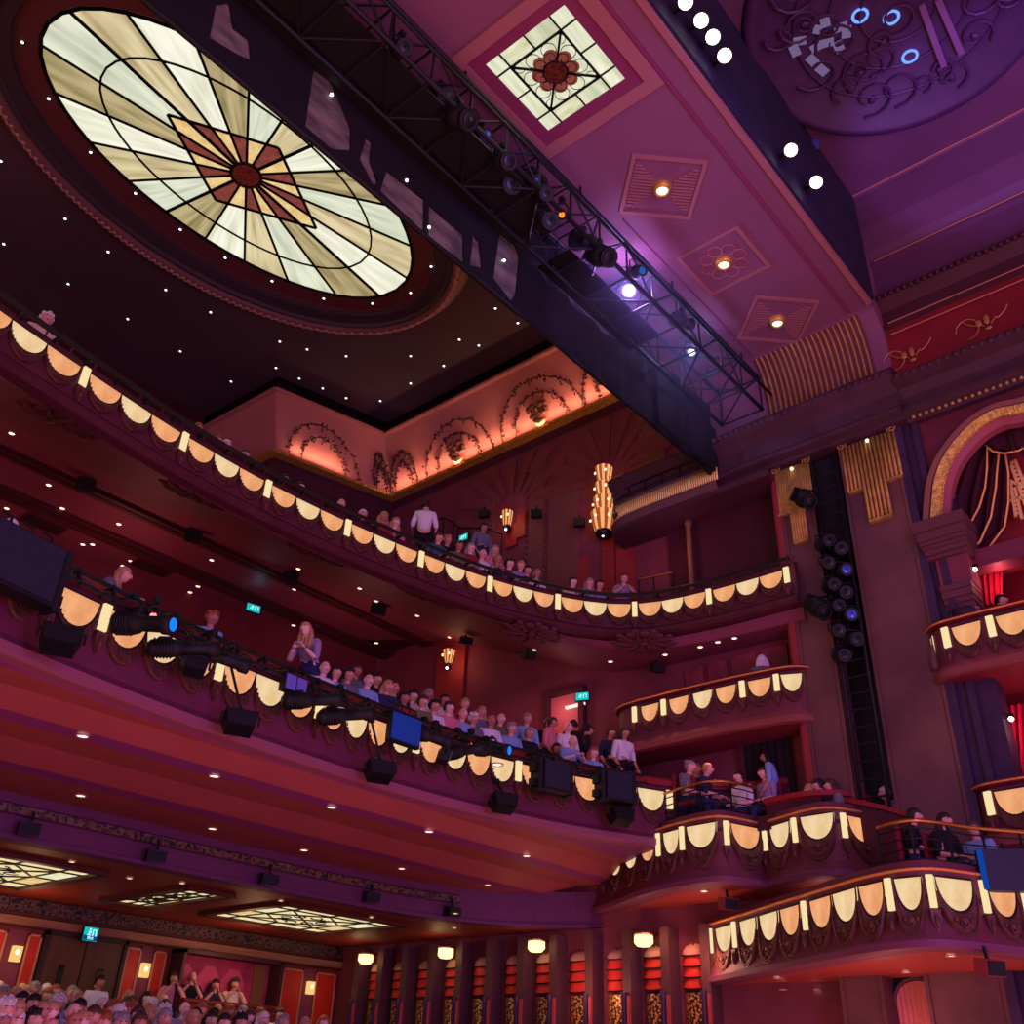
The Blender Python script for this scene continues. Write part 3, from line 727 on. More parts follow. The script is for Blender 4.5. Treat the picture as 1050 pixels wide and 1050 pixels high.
# little gilded slip box high on the side wall
t = thing('balcony', 'highest small slip box with a gilded fluted front and black rail', 'balcony', (13.6,7.5,9.1), wc=True)
cg = Curve([(14.0,9.42),(13.6,9.38),(13.32,9.1),(13.24,8.6),(13.22,7.8),(13.22,6.9)], .06)
mb = MB(); mb.sweep(cg.p, [(-.05,9.15),(.02,9.2),(.06,9.28),(.06,9.33),(.0,9.36),(.0,9.62),(.03,9.64),(.03,9.68),(-.08,9.68)], 0); mb.build('fascia', mat('slip_box_tan',(.36,.24,.24),.6), t, calc=False)
mb = MB(); k = .45
while k < cg.len:
    p, n = cg.pt(k); mb.tube([(p[0]+n[0]*.012,p[1]+n[1]*.012,9.37),(p[0]+n[0]*.012,p[1]+n[1]*.012,9.62)], .018, 6); k += .045
mb.build('gilded_fluting', mat('fluting_gold',(.95,.84,.44),.4,.2), t)
mb = MB(); mb.tube([(p[0],p[1],9.95) for p in cg.p], .018, 6)
for k in range(9): p, n = cg.pt(cg.len*k/8); mb.bar((p[0],p[1],9.66),(p[0],p[1],9.95), .02, .02)
mb.tube([(p[0],p[1],9.80) for p in cg.p], .008, 5)
mb.build('handrail', BLACKM, t)
poly = [(p[0]-.0,p[1]) for p in cg.p]+[(13.22,5.95),(14,5.95),(14,9.42)]
mb = MB(); mb.prism(poly, (0,0,9.10), (1,0,0),(0,1,0),(0,0,.12)); mb.build('underside', mat('slip_underside',(.26,.12,.16),.7), t)
# recess behind the upper side seats, and gilt post
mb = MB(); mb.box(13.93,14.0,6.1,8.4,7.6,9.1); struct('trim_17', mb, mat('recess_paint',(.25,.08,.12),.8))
mb = MB(); mb.lathe([(.07,7.0),(.07,7.1),(.05,7.15),(.05,8.95),(.08,9.02),(.08,9.1)], (13.75,7.85,0), 12); tag(mb.build('post', mat('post_gilt',(.48,.36,.22),.5,.3)), 'round gilded post holding up the small slip box', 'post')
# ================================================================== LAYLIGHTS
def ray_glass(name, c, c2):
    """lit opal glass with a faint grain running outwards from the centre of the oval"""
    m = glow(name, c, 1.0); nt = m.node_tree; e = [n for n in nt.nodes if n.type == 'EMISSION'][0]; N = nt.nodes.new; L = nt.links.new
    tc = N('ShaderNodeTexCoord'); sp = N('ShaderNodeSeparateXYZ'); L(tc.outputs['Object'], sp.inputs[0])
    at2 = N('ShaderNodeMath'); at2.operation = 'ARCTAN2'; L(sp.outputs['Y'], at2.inputs[0]); L(sp.outputs['X'], at2.inputs[1])
    ln = N('ShaderNodeVectorMath'); ln.operation = 'LENGTH'; L(tc.outputs['Object'], ln.inputs[0])
    m1 = N('ShaderNodeMath'); m1.operation = 'MULTIPLY'; m1.inputs[1].default_value = 14; L(at2.outputs[0], m1.inputs[0])
    m2 = N('ShaderNodeMath'); m2.operation = 'MULTIPLY'; m2.inputs[1].default_value = .9; L(ln.outputs['Value'], m2.inputs[0])
    cb_ = N('ShaderNodeCombineXYZ'); L(m1.outputs[0], cb_.inputs[0]); L(m2.outputs[0], cb_.inputs[1])
    n = N('ShaderNodeTexNoise'); n.inputs['Scale'].default_value = 1.0; n.inputs['Detail'].default_value = 1.5; L(cb_.outputs[0], n.inputs['Vector'])
    r = N('ShaderNodeValToRGB'); r.color_ramp.elements[0].position = .25; r.color_ramp.elements[1].position = .62
    r.color_ramp.elements[0].color = s2l(c2)+(1,); r.color_ramp.elements[1].color = s2l(c)+(1,); L(n.outputs['Fac'], r.inputs['Fac']); L(r.outputs['Color'], e.inputs['Color'])
    return m
OW = [ray_glass('oval_white_%d'%i, c, c2) for i,(c,c2) in enumerate([((.99,.98,.90),(.84,.84,.72)),((.91,.92,.82),(.74,.76,.66))])]
OT = [ray_glass('oval_tan_%d'%i, c, c2) for i,(c,c2) in enumerate([((.90,.83,.66),(.66,.58,.40)),((.76,.69,.51),(.52,.45,.29))])]
GW = [glow('laylight_white_%d'%i, c, 1.0, streak=(.7,5,1), col2=c2, scale=1.6) for i,(c,c2) in enumerate([((.97,.96,.86),(.82,.83,.70)),((.92,.92,.80),(.76,.78,.64))])]
GT = [glow('laylight_tan_%d'%i, c, 1.0, streak=(1.2,1.2,1), col2=c2, scale=2.2) for i,(c,c2) in enumerate([((.84,.76,.58),(.62,.54,.36)),((.74,.66,.47),(.54,.46,.30))])]
GR = glow('laylight_red_glass', (.55,.27,.23), 1.0, streak=(2,2,1), col2=(.46,.21,.18)); GO = glow('laylight_amber_glass', (.96,.84,.60), 1.0, streak=(2,2,1), col2=(.88,.72,.46))
GROSE = glow('laylight_rose_glass', (.36,.10,.08), 1.0, streak=(6,6,1), col2=(.22,.05,.05))
LEAD = mat('lead_came', (.03,.03,.035), .5, .3)
OC = (5.75,11.81); OA, OB = 3.74, 1.93
t = thing('laylight', 'great oval leaded-glass laylight with a red star, glowing in the dark ceiling', 'laylight', (OC[0],OC[1],13.97), wc=True)
angs = [6.5,19.7,35.5,54.5,77,102.5,125,144,160,173]; angs = [math.radians(a) for a in angs]
angs = angs + [-a for a in reversed(angs)]; angs = [a % (2*PI) for a in angs]; angs.sort()
def ell(a, k=1.0):          # point of the oval seen under true angle a from its centre
    c, s = math.cos(a), math.sin(a); r = k/math.sqrt((c/OA)**2+(s/OB)**2); return (OC[0]+r*c, OC[1]+r*s)
RV = [(OC[0]-1.62,OC[1]),(OC[0]+.0,OC[1]-.93),(OC[0]+1.62,OC[1]),(OC[0],OC[1]+.93)]
def rhomb(a):
    c, s = math.cos(a), math.sin(a); r = 1/(abs(c)/1.62+abs(s)/.93); return (OC[0]+r*c, OC[1]+r*s)
mb = MB(); n = len(angs); star = MB()
for i in range(n):
    a0, a1 = angs[i], angs[(i+1) % n]
    if a1 < a0: a1 += 2*PI
    inner = [rhomb(a1)]
    for k in range(4):
        corner = k*PI/2
        for q in (corner, corner+2*PI):
            if a0 < q < a1: inner.append(rhomb(q))
    inner.append(rhomb(a0))
    outer = [ell(a0+(a1-a0)*k/6) for k in range(7)]
    mi = (i+1) % 2*2 + (1 if i % 4 < 2 else 0)
    mb.add([(x,y,13.98) for x,y in outer+inner], [tuple(range(len(outer)+len(inner)))], mi)
    cen = [(OC[0]+.25*math.cos(a1),OC[1]+.25*math.sin(a1)),(OC[0]+.25*math.cos(a0),OC[1]+.25*math.sin(a0))]
    star.add([(x,y,13.98) for x,y in inner[::-1]+cen], [tuple(range(len(inner)+2))], i % 2)
mb.build('glass_panes', OW+OT, t); star.build('star_panes', [GR,GO], t)
mb = MB()
def came(mb, a, b, w, z=13.965): mb.bar((a[0],a[1],z),(b[0],b[1],z), w, .02)
for i, a in enumerate(angs):
    c0 = (OC[0]+.25*math.cos(a),OC[1]+.25*math.sin(a)); came(mb, c0, ell(a), .045 if i % 5 else .06)
for k in range(72):
    came(mb, ell(2*PI*k/72,.735), ell(2*PI*(k+1)/72,.735), .035); came(mb, ell(2*PI*k/72,1.0), ell(2*PI*(k+1)/72,1.0), .06)
for k in range(4): came(mb, RV[k], RV[(k+1) % 4], .05)
mb.build('leading', LEAD, t)
mb = MB(); mb.lathe([(0,13.94),(.24,13.95),(.26,13.985)], (OC[0],OC[1],0), 28); mb.build('rose_boss', GROSE, t)
mb = MB(); mb.tube([(OC[0]+.27*math.cos(2*PI*k/32),OC[1]+.27*math.sin(2*PI*k/32),13.95) for k in range(32)], .03, 5, 0, True); mb.build('rose_ring', LEAD, t)
# moulded oval surround
t = thing('oval_surround', 'dark moulded oval surround with a carved rope band round the great laylight', 'moulding', (OC[0],OC[1],13.9), wc=True)
def ering(d, z, N=96):
    out = []
    for k in range(N):
        a = 2*PI*k/N; c, s = math.cos(a), math.sin(a); r = 1/math.sqrt((c/(OA+d*.78))**2+(s/(OB+d))**2); out.append((OC[0]+r*c, OC[1]+r*s, z))
    return out
def rings(L, mb, mi=0):
    for (d0,z0),(d1,z1) in zip(L, L[1:]): mb.grid([ering(d0,z0),ering(d1,z1)], mi, True, True)
mb = MB(); rings([(.0,14.0),(.06,13.98),(.46,13.98),(.52,13.96)], mb); mb.build('inner_band', mat('oval_band_red',(.34,.17,.19),.6), t, calc=False)
mb = MB(); rings([(.52,13.96),(.55,13.88),(.82,13.86),(.86,13.80),(.92,13.80),(.96,13.84)], mb); mb.build('inner_moulding', mat('oval_dark_purple',(.22,.17,.21),.5), t, calc=False)
mb = MB(); rings([(.96,13.84),(1.02,13.79),(1.10,13.78),(1.18,13.82),(1.2,13.9),(1.3,13.93),(1.42,14.06)], mb); mb.build('outer_moulding', mat('oval_rim_rose',(.44,.30,.30),.5), t, calc=False)
mb = MB()
E = ering(1.10,13.79,150)
for i in range(0,150):
    p = E[i]; mb.ball(p, (.05,.05,.035), 5, 4); q = E[(i+1) % 150]
    mb.tube([p, ((p[0]+q[0])/2,(p[1]+q[1])/2+.04,13.77), q], .02, 4)
mb.build('carved_rope', mat('carved_rope_paint',(.66,.50,.46),.5,.1), t)

def square_laylight(name, label, c, z, hx, hy, group=None, mat_=None):
    t = thing(name, label, 'laylight', (c[0],c[1],z), wc=True, group=group)
    g = MB(); x0,x1,y0,y1 = c[0]-hx,c[0]+hx,c[1]-hy,c[1]+hy; fx, fy = hx*.64, hy*.64
    xs = [x0,c[0]-fx,c[0],c[0]+fx,x1]; ys = [y0,c[1]-fy,c[1],c[1]+fy,y1]
    q = lambda a,b,c_,d,mi: g.add([(a,c_,z),(b,c_,z),(b,d,z),(a,d,z)], [(0,1,2,3)], mi)
    for i in range(4):
        for j in range(4):
            if i in (1,2) and j in (1,2): continue
            q(xs[i],xs[i+1],ys[j],ys[j+1],(0,1,2)[(i*3+j) % 3])
    q(xs[1],xs[3],ys[1],ys[3],0); g.build('glass_panes', (mat_ if isinstance(mat_, list) else [GW[0],GW[1],mat_ or GO]), t)
    L = MB()
    for y in (ys[1],ys[3]): came(L,(x0,y),(x1,y),.022,z-.008)
    for x in (xs[1],xs[3]): came(L,(x,y0),(x,y1),.022,z-.008)
    for a,b in (((c[0],y0),(c[0],ys[1])),((c[0],ys[3]),(c[0],y1)),((x0,c[1]),(xs[1],c[1])),((xs[3],c[1]),(x1,c[1]))): came(L,a,b,.02,z-.008)
    L.build('leading', LEAD, t)
    return t, (fx, fy), xs, ys
t, (fx,fy), xs, ys = square_laylight('laylight', 'square leaded laylight with a red rosette set in the purple soffit', (6.26,5.10), 11.485, .655, .645, None, glow('laylight_ivory',(.93,.92,.78),1.0,streak=(5,1.2,1),col2=(.78,.78,.62),scale=2))
L = MB(); zz = 11.465; c = (6.26,5.10)
for a,b in (((xs[1],ys[1]),(xs[3],ys[1])),((xs[3],ys[1]),(xs[3],ys[3])),((xs[3],ys[3]),(xs[1],ys[3])),((xs[1],ys[3]),(xs[1],ys[1]))): came(L,a,b,.03,zz)
for a,b in (((xs[1],ys[1]),(xs[3],ys[3])),((xs[1],ys[3]),(xs[3],ys[1]))): came(L,a,b,.03,zz)
L.build('grille_frame', LEAD, t)
L = MB()
for k in range(8):
    a = PI/8+k*PI/4; cx, cy = c[0]+.21*math.cos(a), c[1]+.21*math.sin(a)
    L.tube([(cx+.105*math.cos(j*.5+a-2.4)*(1-j*.055), cy+.105*math.sin(j*.5+a-2.4)*(1-j*.055), zz) for j in range(15)], .006, 4)
    cx, cy = c[0]+.33*math.cos(a), c[1]+.33*math.sin(a)
    L.tube([(cx+.10*math.cos(j*.45+a-2.2), cy+.10*math.sin(j*.45+a-2.2), zz) for j in range(11)], .006, 4)
for sx in (-1,1):
    for sy in (-1,1):
        px, py = c[0]+sx*fx*.80, c[1]+sy*fy*.80
        for d in (-1,1): L.tube([(px+.07*math.cos(j*.5)*(1 if d>0 else -1), py+.07*math.sin(j*.5)*sy, zz) for j in range(8)], .005, 4)
L.build('scrollwork', LEAD, t)
P = MB()
for k in range(8):
    a = PI/8+k*PI/4; P.lathe([(0,11.472),(.095,11.474),(.10,11.48)], (c[0]+.225*math.cos(a),c[1]+.225*math.sin(a),0), 14)
P.build('rosette_petals', GR, t)
P = MB(); P.lathe([(0,11.45),(.14,11.455),(.155,11.475)], (c[0],c[1],0), 20); P.build('rosette_boss', GROSE, t)
P = MB(); P.tube([(c[0]+.16*math.cos(2*PI*k/24),c[1]+.16*math.sin(2*PI*k/24),11.462) for k in range(24)], .012, 5, 0, True); P.build('rosette_ring', LEAD, t)
# flat leaded laylights under the dress circle
for lab, cx, cy, hx, hy in (('amber and white leaded laylight in the stalls ceiling at the left edge of the view',5.85,14.3,.95,1.15),('narrow leaded laylight in the stalls ceiling between two bigger ones',8.46,14.15,.33,1.08),('leaded laylight in the stalls ceiling nearest the pillared side wall',10.95,13.95,1.18,1.05)):
    t, (fx,fy), xs, ys = square_laylight('laylight', lab, (cx,cy), 2.285, hx, hy, None, [glow('laylight_warm',(.99,.92,.72),1.0,streak=(3,3,1),col2=(.92,.82,.60),scale=2), glow('laylight_pale',(.97,.95,.80),1.0,streak=(3,3,1),col2=(.88,.86,.68),scale=2), GO])
    L = MB()
    for a,b in (((xs[1],ys[1]),(xs[3],ys[3])),((xs[1],ys[3]),(xs[3],ys[1])),((xs[2],ys[1]),(xs[3],ys[2])),((xs[3],ys[2]),(xs[2],ys[3])),((xs[2],ys[3]),(xs[1],ys[2])),((xs[1],ys[2]),(xs[2],ys[1]))): came(L,a,b,.018,2.27)
    for k in range(8): a = k*PI/4; L.tube([(cx+fx*.5*math.cos(a)+.1*math.cos(j*.6+a), cy+fy*.5*math.sin(a)+.1*math.sin(j*.6+a), 2.27) for j in range(9)], .008, 4)
    L.build('scrollwork', LEAD, t)
    L = MB(); sq = [(-1,-1),(1,-1),(1,1),(-1,1)]
    for k in range(4):
        a, b = sq[k], sq[(k+1) % 4]; L.bar((cx+a[0]*(hx+.06),cy+a[1]*(hy+.06),2.27),(cx+b[0]*(hx+.06),cy+b[1]*(hy+.06),2.27),.14,.05)
    L.build('frame', mat('laylight_frame',(.32,.10,.08),.5), t)

# ================================================================== CEILING BULBS AND DOWNLIGHTS
def star_mesh(r=.026):
    mb = MB(); mb.lathe([(0,-.02),(r,-.012),(r*1.1,0)], (0,0,0), 8, None, 0); mb.lathe([(r*1.1,-.008),(r*1.9,-.006),(r*2.0,0)], (0,0,0), 8, None, 1)
    o = mb.build('ceiling_bulb', [STARL, mat('bulb_collar',(.10,.07,.08),.5)]); return o
STARS_RIM = [(23,43),(50,101),(93,156),(139,198),(185,235),(231,264),(279,288),(332,306),(382,311),(421,300),(442,273)]
STARS = [(1,165),(4,250),(67,224),(111,258),(70,291),(170,297),(131,327),(216,320),(185,360),(237,391),(283,377),(287,350),(315,358),(307,388),(331,398),(355,408),(355,365),(390,411),(421,365),(421,393),(455,375),(471,348),(491,354),(508,316),(531,331)]
proto = star_mesh(); first = True
def star(px, py, z, lab, g):
    global first
    o = proto if first else proto.copy()
    if not first: COL.objects.link(o)
    first = False; o.location = at(px, py, 'z', z); tag(o, lab, 'light', g)
for i,(x,y) in enumerate(STARS_RIM): star(x,y,13.965,'tiny white bulb in the oval band just round the great laylight','bulbs round the oval laylight')
for x,y in STARS: star(x,y,14.045,'tiny white star-like bulb scattered over the dark auditorium ceiling','star bulbs in the dark ceiling')
def downlight_mesh(r=.06):
    mb = MB(); mb.lathe([(0,-.004),(r*.75,-.006),(r*.8,0)], (0,0,0), 12, None, 0); mb.lathe([(r*.78,-.003),(r*.9,-.014),(r,-.012),(r*1.08,.0)], (0,0,0), 12, None, 1)
    return mb.build('downlight', [DOWNL, mat('downlight_trim',(.80,.62,.50),.4,.4)])
dproto = downlight_mesh(); dfirst = True
def down(px, py, surf, lab, g, sc=1, tilt=0):
    """surf: function (point) -> height of the ceiling above it, or a number"""
    global dfirst
    o = dproto if dfirst else dproto.copy()
    if not dfirst: COL.objects.link(o)
    dfirst = False
    if callable(surf):
        d = ray(px,py); k0 = None
        for i in range(200, 3200):
            k = i*.01; p = d*k
            if p.z > surf(p): k0 = k; break
        p = d*(k0 or 15)
    else: p = at(px,py,'z',surf)
    o.location = p - Vector((0,0,.004)); o.scale = (sc,)*3
    if tilt: o.rotation_euler = (math.atan(tilt),0,0)
    tag(o, lab, 'light', g)
uf = lambda p: uz(p.y)
for x,y in [(12,444),(50,497),(122,537),(171,577),(217,574),(138,591),(222,593),(306,583),(302,604),(369,603),(386,616),(428,631),(461,653),(7,521),(64,521),(85,558),(95,558),(134,575),(126,580),(203,601),(195,607),(301,641),(325,641),(341,653),(386,659),(548,666),(626,678),(718,663),(753,654),(736,658),(682,671)]:
    down(x,y,uf,'small warm downlight sunk in the underside of the upper circle','downlights under the upper circle',.9, .38 if 500<0 else 0)
def dz(p):
    for (a,za),(b,zb) in zip(DZ, DZ[1:]):
        if p.y <= b: return zb if p.y > a else za
    return 2.82
for x,y in [(85,754),(220,795),(340,827),(440,852),(540,877),(83,815),(218,849),(312,871),(412,890),(510,783)]:
    down(x,y,dz,'warm downlight in the stepped underside of the dress circle','downlights under the dress circle',1.15)
for x,y in [(74,883),(133,900),(187,905),(288,923),(381,940),(466,951),(500,907),(467,936)]:
    down(x,y,2.295 if y>920 or x<200 else 2.5,'small downlight along the edge of the stalls ceiling','downlights in the stalls ceiling',.9)
for x,y in [(722,913),(641,936),(750,927),(592,951)]: down(x,y,2.515,'downlight under the higher bow-fronted terrace','downlights under the higher terrace',1.1)
for x,y in [(797,1002),(929,996),(975,979),(803,1014),(838,1014)]: down(x,y,1.395 if y < 1010 else 1.31,'downlight under the lower bow-fronted terrace','downlights under the lower terrace',1.0)
for x,y in [(681,557),(774,525)]: down(x,y,9.095,'downlight under the gilded slip box','downlights under the slip box',1.0)
# round gilt downlights on the soffit
GLIT = glow('soffit_bulb', (1,.97,.86), 1.6)
for (x,y),lab,rot,kind in (((679,194),'round gilt downlight in the diamond-set ribbed panel nearest the square laylight',PI/4,0),((742,270),'round gilt downlight in the middle soffit panel with a flower ornament',0,1),((797,330),'round gilt downlight in the diamond-set ribbed panel nearest the fluted gold end',PI/4,0)):
    p = at(x,y,'z',11.46); t = thing('ceiling_light', lab, 'light', p, wc=True)
    mb = MB(); mb.lathe([(.085,11.43),(.095,11.40),(.125,11.43),(.14,11.49)], (p.x,p.y,0), 20, caps=False); mb.build('gilt_ring', GOLD, t)
    mb = MB(); mb.lathe([(0,11.405),(.05,11.41),(.088,11.43),(.09,11.46)], (p.x,p.y,0), 14); mb.build('bulb', GLIT, t)
    pt_ = thing('ceiling_panel', ('ribbed square panel set diamond-wise round a gilt downlight, by the square laylight' if x < 700 else 'ribbed square panel set diamond-wise beside the fluted gold end') if kind == 0 else 'square soffit panel with raised flower ornament round a gilt downlight', 'panel', (p.x,p.y,11.5), wc=True)
    mb = MB(); h = .55; old = sqframe; sqframe((p.x,p.y), h-.06, h, 11.475, 11.5, rot, 0); mb.build('frame', SOFB, pt_)
    mb = MB()
    if kind == 0:
        n = 16
        for k in range(n):
            s_ = -h+.1+(2*h-.2)*(k+.5)/n
            for sg in (-1,1):
                w = h*.92-.0; a0 = abs(s_)
                if a0 < .13: a0 = .15
                A = Vector((s_, sg*max(a0,.12), 0)); B = Vector((s_, sg*(h-.08), 0))
                if (B-A).length < .05: continue
                M = Matrix.Rotation(rot, 3, 'Z'); A = M@A; B = M@B; mb.bar((p.x+A.x,p.y+A.y,11.488),(p.x+B.x,p.y+B.y,11.488),.022,.02)
    else:
        for k in range(8):
            a = k*PI/4; cx, cy = p.x+.27*math.cos(a), p.y+.27*math.sin(a); mb.tube([(cx+.11*math.cos(j*2*PI/12), cy+.11*math.sin(j*2*PI/12), 11.49) for j in range(12)], .008, 4, 0, True)
    mb.build('ornament', SOFB if kind == 0 else mat('ornament_line_gold',(.72,.42,.42),.5,.2), pt_)
# row of white spotlights on the header above the stage
for i,((x,y),w) in enumerate(zip([(703,2),(719,21),(731,38),(743,57),(811,154),(837,187)],['first and topmost','second','third','lowest','upper','lower'])):
    p = at(x,y,'y',3.40); lab = (f'round white spotlight, {w} of the row of four above the stage' if i < 4 else f'round white spotlight, {w} of the pair on the header beside the soffit edge')
    t = thing('spotlight', lab, 'light', p, wc=True, group='white spotlights on the stage header')
    d = (-p).normalized(); M = d.to_track_quat('Z','Y').to_matrix()
    mb = MB(); mb.lathe([(.06,-.20),(.10,-.18),(.115,0),(.12,.03),(.105,.03)], p, 14, M); mb.build('housing', BLACKM, t)
    mb = MB(); mb.lathe([(0,.05),(.07,.045),(.11,.02)], p, 14, M); mb.build('lens', glow('white_lens',(1,.98,.94),4), t)
    mb = MB(); mb.bar(p, (p.x+.12,3.69,p.z+.12), .03, .03); mb.build('bracket', BLACKM, t)
# leaf medallions under the upper circle
MED = mat('medallion_plaster', (.36,.17,.20), .75)
def medallion_mesh():
    mb = MB()
    for k in range(10):
        a = 2*PI*k/10
        mb.ball((.36*math.cos(a),.36*math.sin(a),0),(.12,.12,.03),7,4); mb.ball((.50*math.cos(a+.3),.50*math.sin(a+.3),0),(.07,.07,.025),6,4)
        mb.tube([(r*math.cos(a+r*.8),r*math.sin(a+r*.8),-.02) for r in (.14,.22,.30,.40,.50)], [.02,.03,.035,.03,.015], 5)
    for k in range(8): a = 2*PI*k/8; mb.ball((.17*math.cos(a),.17*math.sin(a),-.01),(.07,.07,.03),6,4)
    mb.lathe([(0,-.06),(.06,-.05),(.09,-.0)], (0,0,0), 10)
    return mb.build('ceiling_medallion', MED)
mp = medallion_mesh()
names = ['first and leftmost','second from the left','third from the left','fourth from the left','fifth from the left','last, beside the boxes,']
for i,(x,y) in enumerate([(60,430),(200,507),(325,567),(437,610),(545,648),(660,658)]):
    o = mp if i == 0 else mp.copy()
    if i: COL.objects.link(o)
    d = ray(x,y); k = 5
    while (d*k).z < uz((d*k).y) and k < 30: k += .01
    p = d*k; o.location = p - Vector((0,0,.015)); sl = (uz(p.y+.2)-uz(p.y-.2))/.4; o.rotation_euler = (math.atan(sl),0,0)
    tag(o, f'dark leafy plaster medallion under the upper circle, {names[i]} in the row', 'medallion', 'leaf medallions under the upper circle')
# ================================================================== COVE GARLANDS AND BASKETS
def cove_pt(face, u, v, lift=.02):
    b0,b1,t0,t1 = Vector((*cb[face],12.8)),Vector((*cb[face+1],12.8)),Vector((*ct[face],13.7)),Vector((*ct[face+1],13.7))
    p = (b0*(1-u)+b1*u)*(1-v)+(t0*(1-u)+t1*u)*v; n = (b1-b0).cross(t0-b0).normalized()
    if n.z > 0: n = -n
    return p+n*lift
GARL = mat('garland_bronze', (.30,.17,.15), .5, .3)
def garland(face, uc, du, label, basket=True, vs=1.0):
    c = cove_pt(face, uc, .25); t = thing('garland', label, 'ornament', c, wc=True)
    for r, nm in ((1.0,'outer_spray'),(.62,'inner_spray')):
        mb = MB(); pts = []
        for k in range(25):
            a = PI*k/24; pts.append(cove_pt(face, uc+du*r*math.cos(a), .14+.74*vs*r*math.sin(a)+(.12*(1-r)), .03))
        mb.tube(pts, .012, 4)
        rnd = random.Random(int(r*100)+int(uc*50))
        for k, p in enumerate(pts):
            for q in range(2):
                g = p+Vector((rnd.uniform(-.05,.05),rnd.uniform(-.06,.06),rnd.uniform(-.05,.05))); mb.ball(g,(.035,.035,.02),5,4)
            if k % 3 == 0:
                for q in range(3): mb.ball(p+Vector((0,rnd.uniform(-.03,.03),-.05*(q+1))),(.022,.022,.022),5,4)
        mb.build(nm, GARL, t)
    if basket:
        b = thing('flower_basket', label.replace('leaf garland','gilded flower basket').replace('arched over','inside the garland by'), 'ornament', cove_pt(face,uc,.2), wc=True)
        mb = MB(); q0 = cove_pt(face,uc,.16,.05); ax = (cove_pt(face,uc,.6,.05)-q0).normalized(); M = ax.to_track_quat('Z','X').to_matrix()
        mb.lathe([(.05,-.10),(.11,-.04),(.16,.06),(.18,.10)], q0, 12, M); mb.build('basket', mat('basket_gold',(.74,.56,.34),.4,.3), b)
        mb = MB(); rnd = random.Random(5)
        for k in range(20): mb.ball(cove_pt(face, uc+rnd.uniform(-.026,.026), .26+rnd.uniform(0,.17), .07), (.07,.065,.06), 6, 4)
        mb.build('flowers', mat('basket_flowers_gilt',(.48,.33,.24),.5,.2), b)
L1 = 16.46-6.9
def uY(y): return (y-6.9)/(16.46-6.9)
garland(0, uY(14.1), .115, 'leaf garland arched over the cove, nearest the corner of the side wall', vs=.8)
garland(0, uY(11.5), .125, 'leaf garland arched over the middle of the side cove', vs=.85)
garland(0, uY(9.2), .11, 'leaf garland arched over the cove, beside the black lighting bridge', basket=False, vs=.8)
garland(1, .60, .30, 'leaf garland arched over the short rear cove', basket=False, vs=.8)
garland(0, uY(16.0), .05, 'drooping leaf spray at the corner of the cove', basket=False, vs=.7)

garland(1, .09, .07, 'drooping leaf spray on the rear cove beside the corner', basket=False, vs=.7)
# ================================================================== LIGHTING BRIDGE
t = thing('lighting_bridge', 'long black lighting bridge with lattice truss and ragged drapes across the ceiling', 'lighting bridge', (6,6.5,9.5), wc=True)
X0, X1 = -2.0, 13.3
for y, z in ((5.95,10.52),(5.95,11.22),(6.75,10.52),(6.75,11.22)):
    mb = MB(); mb.tube([(X0,y,z),(X1,y,z)], .035, 6); mb.build('truss_chord', BLACKM, t)
mb = MB(); k = X1; i = 0
while k > X0:
    for (ya,za),(yb,zb) in (((5.95,10.52),(5.95,11.22)),((6.75,10.52),(6.75,11.22)),((5.95,10.52),(6.75,10.52)),((5.95,11.22),(6.75,11.22))):
        mb.tube([(k,ya,za),(k,yb,zb)], .018, 5); mb.tube([(k,ya,za),(k-.7,yb,zb)] if i % 2 else [(k,yb,zb),(k-.7,ya,za)], .018, 5)
    k -= .7; i += 1
mb.build('truss_lattice', BLACKM, t)
mb = MB()
for x in (0.5,3,5.5,8,10.5,12.8):
    for y in (6.0,6.7): mb.tube([(x,y,11.2),(x,y,11.5)], .02, 5)
mb.build('hanger', BLACKM, t)
mb = MB(); mb.tube([(X0,7.02,9.52),(13.33,7.02,9.52)], .03, 6); mb.tube([(X0,7.02,10.87),(13.3,7.02,10.87)], .02, 5); mb.build('drape_pipe', BLACKM, t)
